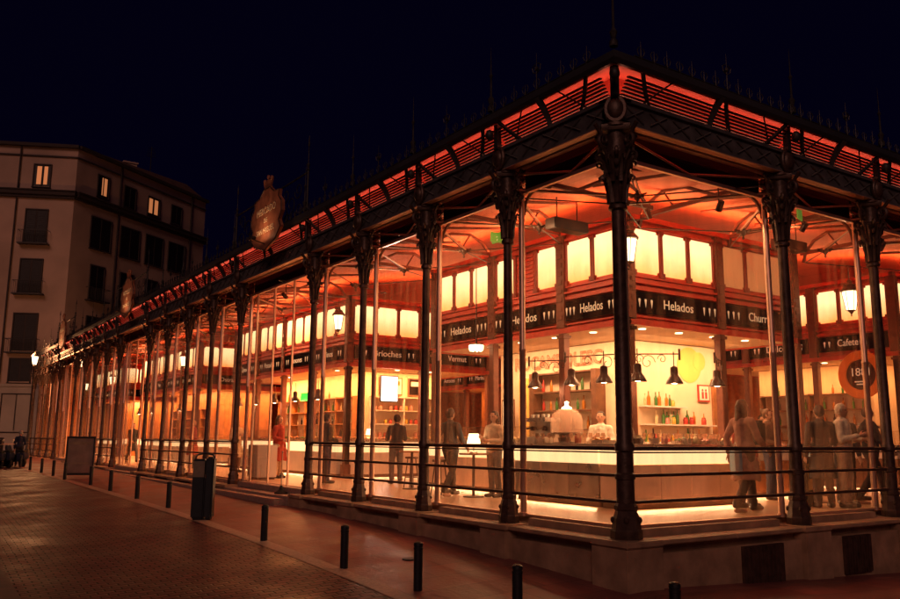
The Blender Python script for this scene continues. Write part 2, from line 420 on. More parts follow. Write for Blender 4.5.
# ------------------------------------------------------------------ market hall shell
L = 2.5112; WB = 4.9829
def cy(n): return L*(4*(n//5) + n % 5) + (n//5)*WB
YC = [cy(n) for n in range(20)]
YEND = YC[-1]
XC = [0, 3.8143, 6.573, 9.33, 14.0, 16.75, 19.5, 22.0]
XEND = XC[-1]
hall = thing('market_hall', 'long iron and glass market hall glowing orange red behind rows of slender cast iron columns', 'market hall')
BZ0, BZ1 = 5.70, 6.10       # beam
G = 0.30                    # glass plane
FZ = 0.10                   # hall floor

# floor slab and plinth
b = MB(); b.box((0.36, 0.36, -0.3), (XEND-0.36, YEND-0.36, FZ)); b.build('hall_floor', M['floor'], hall)
def plinth_run(ax, spans, ends):
    """low granite wall between pedestals; ax 0 = along y on the plane x=0, ax 1 = along x on the plane y=0"""
    for s0, s1 in spans:
        b = MB()
        def bx(u0, u1, d0, d1, z0, z1, bev=0.0):
            if ax == 0: b.box((d0, u0, z0), (d1, u1, z1), bev)
            else: b.box((u0, d0, z0), (u1, d1, z1), bev)
        n = max(1, round((s1-s0)/1.3)); w = (s1-s0)/n
        bx(s0, s1, -0.10, 0.30, -1.6, -0.075)                   # body, set back
        for k in range(n):                                      # dressed blocks proud of it with open joints
            bx(s0+k*w+(0.006 if k else 0.075), s0+(k+1)*w-0.006, -0.245, -0.101, -1.6, -0.19, 0.006)
            bx(s0+k*w+0.004, s0+(k+1)*w-0.004, -0.29, 0.12, -0.075, -0.015, 0.012)   # coping
        bx(s0, s1, 0.12, 0.34, -0.075, 0.085, 0.01)             # sill under the glass
        b.build('plinth', M['stone'], hall)
plinth_run(0, [(YC[i]+0.33, YC[i+1]-0.33) for i in range(19) if i not in (4, 9, 14)], None)
plinth_run(1, [(XC[i]+0.33, XC[i+1]-0.33) for i in range(7) if i != 3], None)
def pedestal(x, y):
    b = MB()
    x0, x1, y0, y1 = x-0.33, x+0.33, y-0.33, y+0.33
    b.box((x0, y0, -1.7), (x1, y1, -0.085), 0.012)
    b.box((x0-0.02, y0-0.02, -0.082), (x1, y1, -0.002), 0.014)
    b.build('pedestal', M['stone'], hall)
for y in YC: pedestal(0, y)
for x in XC[1:]: pedestal(x, 0)
# steps at the wide bays
for g in range(3):
    y0 = YC[4+5*g]+0.36; y1 = YC[5+5*g]-0.30
    b = MB(); b.box((-0.36, y0, -0.6), (0.36, y1, -0.06), 0.015); b.box((0.02, y0, -0.055), (0.37, y1, 0.09), 0.012)
    b.build('entrance_step', M['granite'], hall)
b = MB(); b.box((-0.62, 10.55, -0.7), (-0.34, 27, -0.12), 0.02); b.build('entrance_step', M['granite'], hall)
b = MB(); b.box((9.7, -0.36, -1.2), (13.6, 0.36, -0.06), 0.015); b.build('entrance_step', M['granite'], hall)
# dark cellar grilles in the right plinth
for gx0, gx1 in ((2.02, 2.95), (4.55, 5.3)):
    b = MB(); b.box((gx0, -0.30, -0.78), (gx1, -0.236, -0.2))
    for k in range(9): b.box((gx0+0.05+k*(gx1-gx0-0.1)/9, -0.318, -0.76), (gx0+0.07+k*(gx1-gx0-0.1)/9, -0.30, -0.22))
    b.build('vent_grille', M['iron'], hall)

# ---- cast iron column (prototype at local origin)
def make_column(r):
    b = MB()
    b.lathe((0, 0, 0.46), [(r*1.18, 0), (r*1.15, 0.3), (r*1.3, 0.31), (r*1.3, 0.37), (r*1.08, 0.39), (r*1.02, 0.66), (r*1.25, 0.68), (r*1.25, 0.76), (r, 0.8), (r*0.92, 2.4), (r*0.84, 4.0)], 20)
    col = b.build('column', M['iron'], hall, True)
    b = MB()
    # octagonal flared foot
    b.lathe((0, 0, 0), [(r*2.0, 0), (r*2.0, 0.10), (r*1.85, 0.13), (r*1.75, 0.2), (r*1.7, 0.26), (r*1.35, 0.36), (r*1.5, 0.38), (r*1.5, 0.42), (r*1.2, 0.46)], 8)
    for k in range(4):
        a = PI/4 + k*PI/2
        b.ball((math.cos(a)*r*1.65, math.sin(a)*r*1.65, 0.24), r*0.33, 1, 1, 1.3, 8, 6)
    b.build('column_base', M['iron'], col, False)
    b = MB()
    b.lathe((0, 0, 4.46), [(r*1.0, 0), (r*1.25, 0.02), (r*1.25, 0.06), (r*0.9, 0.1), (r*0.95, 0.3), (r*1.3, 0.55), (r*1.9, 0.75), (r*2.1, 0.8), (r*1.5, 0.84), (r*1.35, 1.0), (r*1.5, 1.16), (r*2.2, 1.2), (r*2.2, 1.24)], 16)
    for k in range(8):     # curled acanthus leaves in two rows
        a = k*PI/4; ca, sa = math.cos(a), math.sin(a)
        for (z0, h, out) in ((4.56, 0.42, 1.0), (4.86, 0.36, 1.5)):
            a2 = a + (PI/8 if out > 1 else 0); ca, sa = math.cos(a2), math.sin(a2)
            pts = []
            for (rr, zz) in ((1.0, 0), (1.15, 0.4), (1.5, 0.8), (2.0, 1.0), (2.3, 0.93), (2.25, 0.8)):
                pts.append((ca*r*rr*out**0.5, sa*r*rr*out**0.5, z0 + zz*h))
            b.path(pts, r*0.40, 5, r*0.16)
    for k in range(4):     # volute brackets under the beam
        a = k*PI/2; ca, sa = math.cos(a), math.sin(a)
        pts = []
        for t in range(15):
            th = -PI*0.6 + t*PI*2.3/14; rad = 0.115*(1 - t/18)
            u = r*1.1 + 0.13 + rad*math.cos(th); zz = 5.45 + rad*math.sin(th)
            pts.append((ca*u, sa*u, zz))
        b.path(pts, 0.034, 6, 0.024)
        b.path([(ca*r*1.2, sa*r*1.2, 5.0), (ca*(r+0.06), sa*(r+0.06), 5.15), (ca*(r+0.13), sa*(r+0.13), 5.3), (ca*(r+0.15), sa*(r+0.15), 5.5), (ca*(r+0.3), sa*(r+0.3), 5.66)], 0.032, 6)
    for k in range(4):     # heavier corner scrolls and hanging drops between the brackets
        a = PI/4+k*PI/2; ca, sa = math.cos(a), math.sin(a)
        pts = []
        for t in range(12):
            th = -PI*0.7 + t*PI*2.1/11; rad = 0.075*(1-t/15)
            u = r*1.3+0.09+rad*math.cos(th); pts.append((ca*u, sa*u, 5.28+rad*math.sin(th)))
        b.path(pts, 0.03, 6, 0.018)
        b.ball((ca*(r+0.09), sa*(r+0.09), 5.12), 0.038, 1, 1, 1.5, 8, 6)
    b.lathe((0, 0, 5.56), [(r*1.4, 0), (r*2.5, 0.04), (r*2.7, 0.08), (r*2.7, 0.12), (r*1.6, 0.13)], 4)
    b.build('capital', M['iron'], col, True)
    return col
def add_shield(col, rz, corner=False):
    b = MB(); b.M = Matrix.Rotation(rz, 4, 'Z')
    # oval cartouche on the beam, facing local -x
    b.M = b.M @ Matrix.Translation((-0.2, 0, 5.9)) @ Matrix.Rotation(PI/2, 4, 'Y')
    b.lathe((0, 0, 0), [(0.0, -0.075), (0.06, -0.065), (0.10, -0.045), (0.115, -0.02), (0.15, -0.02), (0.165, 0.0), (0.16, 0.04), (0.12, 0.05)], 20, sx=1.3, sy=1.0)
    b.build('cartouche', M['iron'], col, True)
def add_pinnacle(col, out, h=1.0):
    b = MB()
    ox, oy = out
    b.box((ox*0.6-0.045, oy*0.6-0.045, 6.06), (ox*0.6+0.045, oy*0.6+0.045, 6.62))
    b.ball((ox*1.1, oy*1.1, 6.28), 0.075, 1, 1, 1.2, 10, 8)
    b.lathe((ox, oy, 6.70), [(0.06, 0), (0.06, 0.08), (0.03, 0.12), (0.055, 0.22), (0.02, 0.28), (0.016, 0.6*h), (0.035, 0.64*h), (0.012, 0.68*h), (0.003, 1.15*h)], 8)
    b.build('pinnacle', M['iron_dark'], col, True)

colL = make_column(0.082); add_shield(colL, 0); add_pinnacle(colL, (-0.34, 0))
cols = [colL]
colL.location = (0, YC[1], 0)
for n in range(2, 20):
    c = copy_tree(colL); c.parent = hall; c.location = (0, YC[n], 0)
colC = make_column(0.105); add_shield(colC, PI/4, True); add_pinnacle(colC, (-0.34, -0.34), 1.5)
colR = make_column(0.095); add_shield(colR, PI/2); add_pinnacle(colR, (0, -0.34)); colR.location = (XC[1], 0, 0)
for x in XC[2:]:
    c = copy_tree(colR); c.parent = hall; c.location = (x, 0, 0)

# ---- beam, lattice frieze, light lower flange
def edge_box(b, side, u0, u1, d0, d1, z0, z1, bev=0):
    """side 'L' (x=0 face, outward -x) or 'R' (y=0 face, outward -y); d negative is outward"""
    if side == 'L': b.box((d0, u0, z0), (d1, u1, z1), bev)
    else: b.box((u0, d0, z0), (u1, d1, z1), bev)
for side, U in (('L', YEND), ('R', XEND)):
    off = 0.0 if side == 'L' else 0.002
    b = MB()
    edge_box(b, side, -0.13, U+0.1, -0.13+off, 0.13, 5.765+off, 6.04+off)
    edge_box(b, side, -0.17, U+0.1, -0.17, 0.15, 6.042+off, 6.10+off)
    edge_box(b, side, -0.155, U+0.1, -0.155, 0.14, 5.716+off, 5.763+off)
    # relief of the lattice: crosses along the web
    n = int(U/0.5)
    for k in range(min(n, 110)):
        u = k*0.5+0.25
        for sgn in (1, -1):
            p0 = (-0.142, u-0.18, 5.9-sgn*0.1); p1 = (-0.142, u+0.18, 5.9+sgn*0.1)
            if side == 'R': p0 = (p0[1], p0[0], p0[2]); p1 = (p1[1], p1[0], p1[2])
            b.tube(p0, p1, 0.014, None, 4)
    b.build('beam', M['beam'], hall)
    b = MB(); edge_box(b, side, -0.16, U+0.1, -0.16, -0.02, 5.700+off, 5.715+off); edge_box(b, side, 0.0, U, 0.02, 0.12, 5.69+off, 5.712+off)
    b.build('beam_flange', M['mullion'], hall)

# ---- slatted band above the beam, eave, cresting
def slat_bay(side, u0, u1):
    b = MB()
    n = 7
    for k in range(n):
        t = (k+0.25)/(n+0.35); d = -0.06 - 0.22*t; z = 6.115 + 0.315*t
        if side == 'L': poly = [(d, z), (d-0.006, z+0.022), (d+0.05, z+0.036), (d+0.056, z+0.014)]; b.prism([(p[0], p[1]) for p in poly], 1, u0, u1)
        else: poly = [(d, z), (d-0.006, z+0.022), (d+0.05, z+0.036), (d+0.056, z+0.014)]; b.prism([(p[0], p[1]) for p in poly], 0, u0, u1)
    b.build('louvre', M['slat_dark'], hall)
for i in range(19):
    slat_bay('L', YC[i]+0.05, YC[i+1]-0.05)
for i in range(7): slat_bay('R', XC[i]+0.05, XC[i+1]-0.05)
# struts in front of the slats
def Pe(side, d, uu, z): return (d, uu, z) if side == 'L' else (uu, d, z)
def eave_part(side, kind, u, s_=1):
    b = MB()
    if kind == 'post':
        b.path([Pe(side, *q) for q in ((-0.13, u, 6.09), (-0.17, u, 6.2), (-0.28, u, 6.37), (-0.40, u, 6.50))], 0.05, 4, 0.085)
        b.build('eave_post', M['iron_dark'], hall)
    elif kind == 'strut':
        b.path([Pe(side, *q) for q in ((-0.14, u+s_*0.42, 6.09), (-0.24, u+s_*0.25, 6.26), (-0.38, u+s_*0.06, 6.49))], 0.032, 4); b.build('eave_strut', M['iron_dark'], hall)
    else:
        b.tube(Pe(side, -0.14, u+s_*0.3, 6.10), Pe(side, -0.38, u+s_*0.75, 6.49), 0.012, None, 4); b.build('eave_rod', M['iron_dark'], hall)
for side, arr in (('L', YC), ('R', XC)):
    for i in range(len(arr)-1):
        u0, u1 = arr[i], arr[i+1]; m_ = (u0+u1)/2
        eave_part(side, 'post', m_)
        for uu, sg in ((u0+0.12, 1), (u1-0.12, -1)):
            eave_part(side, 'strut', uu, sg); eave_part(side, 'rod', uu, sg)
        if u1-u0 > 3: eave_part(side, 'strut', m_+0.05, 1)
# attic: back boards, soffit and eave
b = MB()
b.box((0.42, 0.42, 6.05), (0.46, YEND, 6.85)); b.box((0.462, 0.42, 6.05), (XEND, 0.46, 6.85)); b.build('attic_boards', M['slat_back'], hall)
def ring_prism(poly):
    """mitred profile swept round the corner of the two facades; poly of (d, z)"""
    b = MB(); rings = []
    for P in ((lambda d, z: (d, YEND+0.4, z)), (lambda d, z: (d, d, z)), (lambda d, z: (XEND+0.4, d, z))):
        rings.append([b.v(P(d, z)) for d, z in poly])
    n = len(poly)
    for a, c in zip(rings, rings[1:]):
        for i in range(n):
            j = (i+1) % n; b.face([a[i], a[j], c[j], c[i]])
    b.face(rings[0]); b.face(rings[-1][::-1])
    return b
ring_prism([(-0.33, 6.46), (0.44, 6.74), (0.44, 6.77), (-0.33, 6.49)]).build('soffit', M['slat_back'], hall)
ring_prism([(-0.39, 6.445), (-0.33, 6.455), (-0.33, 6.50), (0.5, 6.80), (0.5, 6.88), (-0.37, 6.60), (-0.43, 6.60), (-0.43, 6.50)]).build('eave_gutter', M['roof_dark'], hall)
b = MB()
w = 7.5; z0, z1 = 6.88, 8.9
A = [b.v(c) for c in ((0.3, 0.3, z0), (XEND, 0.3, z0), (XEND, YEND, z0), (0.3, YEND, z0), (w, w, z1), (XEND-w, w, z1), (XEND-w, YEND-w, z1), (w, YEND-w, z1))]
for q in ((0,1,5,4), (1,2,6,5), (2,3,7,6), (3,0,4,7), (4,5,6,7)): b.face([A[i] for i in q])
b.build('roof', M['roof_dark'], hall)
# cresting along the eave: small palmettes and taller finials
def cresting(side, u0, u1):
    b = MB(); n = max(2, round((u1-u0)/0.27)); st = (u1-u0)/n
    def P(d, uu, z): return (d, uu, z) if side == 'L' else (uu, d, z)
    b.path([P(-0.40, u0, 6.63), P(-0.40, u1, 6.62)], 0.018, 4)
    for k in range(n):
        u = u0+(k+0.5)*st; tall = (k == n//2)
        h = 0.62 if tall else (0.2 if k % 2 else 0.28)
        b.tube(P(-0.40, u, 6.61), P(-0.40, u, 6.61+h), 0.014, 0.004, 5)
        for s in (-1, 1):
            b.path([P(-0.40, u, 6.64), P(-0.40, u+s*0.05, 6.68), P(-0.40, u+s*0.075, 6.74), P(-0.40, u+s*0.04, 6.79)], 0.009, 4)
        if tall:
            b.ball(P(-0.40, u, 6.61+0.36), 0.035, 1, 1, 1.2, 6, 5)
            for s in (-1, 1): b.path([P(-0.40, u, 6.89), P(-0.40, u+s*0.08, 6.93), P(-0.40, u+s*0.1, 7.01), P(-0.40, u+s*0.03, 7.05)], 0.01, 4)
    b.build('cresting', M['iron_dark'], hall)
for i in range(19): cresting('L', YC[i], YC[i+1])
for i in range(7): cresting('R', XC[i], XC[i+1])
# lamps hidden on the back of the beam wash the slatted band
for k in range(5):
    area('attic_lamp', (0.24, 5.5+k*11, 6.11), (-0.25, 0, 1), 0.08, 10.8, 30, REDW, hall)
for k in range(2):
    area('attic_lamp', (5.5+k*11, 0.24, 6.11), (0, -0.25, 1), 10.8, 0.08, 30, REDW, hall)

# ---- glazing: mullions, top louvre, bottom rail, panes, railings
def glaze(side, u0, u1, door=False, rail=True, ur=None):
    ur = u0 if ur is None else ur
    b = MB()
    w = 0.105
    c_ = (G, u0) if side == 'L' else (u0, G)
    b.lathe((c_[0], c_[1], 0), [(0.07, 0.088), (0.07, 0.14), (0.052, 0.15), (0.052, 2.7), (0.058, 2.71), (0.058, 2.75), (0.052, 2.76), (0.05, 5.42)], 16)
    mid = (u0+u1)/2 if (u1-u0) < 4 else u0 + (u1-u0)*0.62
    if door:
        b.build('mullion', M['mullion'], hall, True)
        for q in (u0+0.62, u0+1.9, u0+3.2, u1-0.5):
            b = MB(); edge_box(b, side, q-0.025, q+0.025, G-0.02, G+0.03, 0.09, 5.36, 0.004)
            if q != u1-0.5: b.build('door_post', M['mullion'], hall)
    b.build('mullion', M['mullion'], hall, True)
    b = MB()
    edge_box(b, side, u0+w/2, u1-w/2, G-0.028, G+0.03, 5.36, 5.42); b.build('top_rail', M['mullion'], hall)
    if not door:
        b = MB(); edge_box(b, side, u0+w/2, u1-w/2, G-0.025, G+0.03, 0.087, 0.125); b.build('bottom_rail', M['mullion'], hall)
    b = MB()
    for k in range(5):
        z = 5.45 + k*0.05
        d = G-0.01
        poly = [(d, z), (d+0.05, z+0.03), (d+0.05, z+0.038), (d, z+0.008)]
        b.prism(poly, 1 if side == 'L' else 0, u0+w/2, u1-w/2)
    edge_box(b, side, u0+w/2, u1-w/2, G+0.045, G+0.07, 5.421, 6.0)
    b.build('vent_louvre', M['vent'], hall)
    b = MB()
    if door:
        segs = [(u0+0.03, u0+0.59), (u0+3.23, u1-0.53), (u1-0.47, u1-0.03)]
    else: segs = [(u0+w/2+0.003, u1-w/2-0.003)]
    for s0, s1 in segs:
        b = MB(); edge_box(b, side, s0, s1, G-0.004, G+0.004, 0.13, 5.35); b.build('glass_pane', M['glass'], hall)
    if rail:
        b = MB()
        for z in (0.46, 0.81, 1.17):
            p0, p1 = (0, ur, z), (0, u1, z)
            if side == 'R': p0, p1 = (ur, 0, z), (u1, 0, z)
            b.tube(p0, p1, 0.024 if z < 1 else 0.03, None, 8)
            if z > 1:
                q0 = (0.0, ur, z-0.055) if side == 'L' else (ur, 0.0, z-0.055); q1 = (0.0, u1, z-0.055) if side == 'L' else (u1, 0.0, z-0.055)
                b.tube(q0, q1, 0.012, None, 6)
        b.build('railing', M['iron'], hall, True)
for i in range(19):
    door = i in (4, 9, 14); glaze('L', YC[i] if i else G, YC[i+1], door, not door, YC[i])
for i in range(7): glaze('R', XC[i] if i else G+0.11, XC[i+1], i == 3, i != 3, XC[i])

# ---- ceiling
b = MB()
h0, h1 = 5.76, 6.9; w = 8.0
A = [b.v(c) for c in ((0.38, 0.38, h0), (XEND, 0.38, h0), (XEND, YEND, h0), (0.38, YEND, h0), (w, w, h1), (XEND-w, w, h1), (XEND-w, YEND-w, h1), (w, YEND-w, h1))]
for q in ((0,1,5,4), (1,2,6,5), (2,3,7,6), (3,0,4,7), (4,5,6,7)): b.face([A[i] for i in q])
b.build('ceiling', M['ceiling'], hall)
b = MB(); b.box((0.3, YEND-0.4, 0.1), (XEND, YEND-0.36, 5.7)); b.box((XEND-0.4, 0.3, 0.1), (XEND-0.36, YEND-0.42, 5.7)); b.build('end_wall', M['wood'], hall)

# ---- trusses, tie rods, cast nodes under the ceiling
def arc(c, r, a0, a1, axu, n=9):
    out = []
    for k in range(n):
        a = a0+(a1-a0)*k/(n-1); u = r*math.cos(a); z = r*math.sin(a)
        out.append((c[0]+axu[0]*u, c[1]+axu[1]*u, c[2]+z))
    return out
def truss(side, u):
    b = MB()
    def P(d, uu, z): return (d, uu, z) if side == 'L' else (uu, d, z)
    dz = 0.145
    b.box(*((P(0.3, u-0.03, 5.63)), (P(3.5, u+0.03, 5.71))) if side == 'L' else ((u-0.03, 0.3, 5.63), (u+0.03, 3.5-0.3, 5.71)))
    axu = (1, 0) if side == 'L' else (0, 1)
    inner = 3.45 if side == 'L' else 3.15
    # curved spandrels at both ends
    b.path(arc(P(0.95, u, 5.02), 0.6, PI, PI/2, axu), 0.03, 6)
    b.path([P(inner, u, 5.45), P(inner-0.08, u, 5.68), P(inner-0.3, u, 5.92), P(inner-0.65, u, 6.06), P(inner-1.2, u, 6.0), P(inner-1.9, u, 5.66)], 0.038, 6)
    b.path([P(inner-0.65, u, 6.06), P(inner-0.9, u, 5.68)], 0.02, 6)
    b.build('truss', M['ceiling_rib'], hall, True)
def tie(side, u0, u1):
    b = MB()
    def P(d, uu, z): return (d, uu, z) if side == 'L' else (uu, d, z)
    z = 5.32; di = 3.4 if side == 'L' else 3.1
    mu = (u0+u1)/2; md = 1.75
    for (d, uu) in ((0.1, u0), (0.1, u1), (di, u0), (di, u1)): b.tube(P(d, uu, z+0.12), P(md, mu, z-0.03), 0.013, None, 6)
    c = P(md, mu, z-0.03)
    b.lathe((c[0], c[1], c[2]-0.16), [(0, 0), (0.03, 0.03), (0.015, 0.07), (0.05, 0.11), (0.075, 0.16), (0.05, 0.2), (0, 0.24)], 8)
    for k in range(4):
        a = PI/4+k*PI/2; b.ball((c[0]+0.09*math.cos(a), c[1]+0.09*math.sin(a), c[2]), 0.035, 1, 1, 1, 6, 5)
        b.tube((c[0], c[1], c[2]), (c[0]+0.16*math.cos(a), c[1]+0.16*math.sin(a), c[2]+0.05), 0.03, 0.015, 5)
    b.build('tie_rods', M['iron'], hall, True)
def stays(side, u0, u1):
    mu = (u0+u1)/2
    for (a, c_) in (((0.03, u0+0.12, 5.64), (G, mu, 5.44)), ((0.03, u1-0.12, 5.64), (G, mu, 5.44)), ((0.1, u0, 5.42), (1.72, mu-0.1, 5.31)), ((0.1, u1, 5.42), (1.72, mu+0.1, 5.31))):
        b = MB(); b.tube(Pe(side, *a), Pe(side, *c_), 0.02, None, 6); b.build('stay_rod', M['mullion'], hall)
for i in range(0, 12):
    if YC[i+1]-YC[i] < 4: stays('L', YC[i], YC[i+1])
for i in range(0, 5): stays('R', XC[i], XC[i+1])
for side, arr, hi in (('L', YC, 12), ('R', XC, 5)):
    for i in range(hi):
        n_ = 3
        for k in range(1, n_):
            u = arr[i]+(arr[i+1]-arr[i])*k/n_
            b = MB()
            for d0 in (0.45,):
                p = [Pe(side, 0.45, u, 5.70), Pe(side, 1.8, u, 5.90), Pe(side, 3.1, u, 6.08)]
                b.path(p, 0.03, 4)
            b.build('ceiling_rib', M['ceiling_rib'], hall)
for d in (1.2, 2.2):
    b = MB(); b.tube((d, d, 5.80+d*0.12), (d, 34, 5.80+d*0.12), 0.028, None, 4); b.build('purlin', M['ceiling_rib'], hall)
    b = MB(); b.tube((d, d, 5.80+d*0.12), (19, d, 5.80+d*0.12), 0.028, None, 4); b.build('purlin', M['ceiling_rib'], hall)
for i in range(1, 20): truss('L', YC[i])
for i in range(1, 8): truss('R', XC[i])
for i in range(0, 19):
    u0, u1 = YC[i], YC[i+1]
    if u1-u0 > 4: m_ = (u0+u1)/2; tie('L', u0, m_); tie('L', m_, u1)
    else: tie('L', u0, u1)
for i in range(0, 7): tie('R', XC[i], XC[i+1])

# roof-top name shields over the three entrances
def make_roof_sign():
    b = MB(); y0, y1 = 0, WB
    col = thing('roof_sign', '', 'sign')
    for y in (y0, y1):
        b.tube((0, y, 6.0), (0, y, 7.75), 0.035, 0.028, 8); b.lathe((0, y, 7.75), [(0.05, 0), (0.02, 0.06), (0.045, 0.14), (0.012, 0.2), (0.012, 0.6), (0.03, 0.64), (0.003, 0.9)], 8)
    b.tube((0, y0, 7.7), (0, y1, 7.7), 0.022, None, 6)
    b.build('frame', M['iron_dark'], col, True)
    for s in (-1, 1):
        b = MB()
        for k, (dy, dz, R) in enumerate(((1.15, 7.42, 0.22), (1.5, 7.1, 0.3), (1.95, 7.38, 0.24), (1.2, 6.8, 0.2), (2.0, 6.85, 0.26))):
            pts = []
            for t in range(16):
                th = t*PI*2.6/15 + (0 if s > 0 else PI); rad = R*(1-t/20)
                pts.append((0.0, y0+WB/2-0.75*0 + s*dy + rad*math.cos(th)*s, dz + rad*math.sin(th)))
            b.path(pts, 0.014, 5, 0.009)
        b.build('scrollwork', M['iron_dark'], col, True)
    c = WB/2 - 0.6
    out = [(-0.42, 6.15), (-0.2, 6.05), (0, 5.95), (0.2, 6.05), (0.42, 6.15), (0.60, 6.42), (0.52, 6.62), (0.62, 6.82), (0.60, 7.1), (0.48, 7.28), (0.5, 7.45), (0.28, 7.5), (0.12, 7.68), (-0.12, 7.68), (-0.28, 7.5), (-0.5, 7.45), (-0.48, 7.28), (-0.60, 7.1), (-0.62, 6.82), (-0.52, 6.62), (-0.60, 6.42)]
    out = [(u*1.75, 6.05+(z-5.95)*0.96) for u, z in out]
    b = MB(); b.prism([(c+u, z) for u, z in out], 0, -0.30, -0.23)
    sh = b.build('shield', M['sign_brown'], col)
    b = MB()
    for i in range(len(out)):
        p, q = out[i], out[(i+1) % len(out)]
        b.tube((-0.305, c+p[0]*0.96, p[1]), (-0.305, c+q[0]*0.96, q[1]), 0.018, None, 5)
    b.build('shield_rim', M['iron'], sh, True)
    for i, (txt, sz) in enumerate((('MERCADO', 0.27), ('DE', 0.18), ('SAN MIGUEL', 0.215))):
        text_obj('lettering', txt, sz, M['letter_gold'], sh, (-0.306, c, 7.12-i*0.27), (PI/2, 0, -PI/2), 0.006)
    b = MB()
    b.box((-0.30, c-0.26, 7.66), (-0.24, c+0.26, 7.73), 0.01); b.prism([(c-0.2, 7.73), (c+0.2, 7.73), (c+0.3, 7.9), (c, 7.96), (c-0.3, 7.9)], 0, -0.29, -0.25)
    for k in range(3): b.ball((-0.27, c-0.24+k*0.24, 7.95+(0.07 if k == 1 else 0)), 0.05, 1, 1, 1.3, 8, 6)
    b.build('crest', M['sign_brown'], col, True)
    b = MB(); b.box((-0.72, c-0.12, 6.28), (-0.58, c+0.12, 6.36), 0.01); b.tube((-0.65, c, 6.3), (-0.2, c, 6.2), 0.015, None, 6); b.build('floodlight', M['iron_dark'], col)
    area('flood_lamp', (-0.66, c, 6.375), (0.42, 0, 1), 0.1, 0.5, 3, (1, 0.5, 0.25), col)
    return col
rs = make_roof_sign(); rs.location = (-0.28, YC[4], 0)
rs['label'] = 'scalloped name shield in a scrolled iron frame above the nearest side entrance'; rs['group'] = 'name shields along the eave'
dup(rs, (-0.28, YC[9], 0), 0, 'smaller looking name shield above the second entrance along the eave')
dup(rs, (-0.28, YC[14], 0), 0, 'farthest name shield over the eave, close to the apartment house')

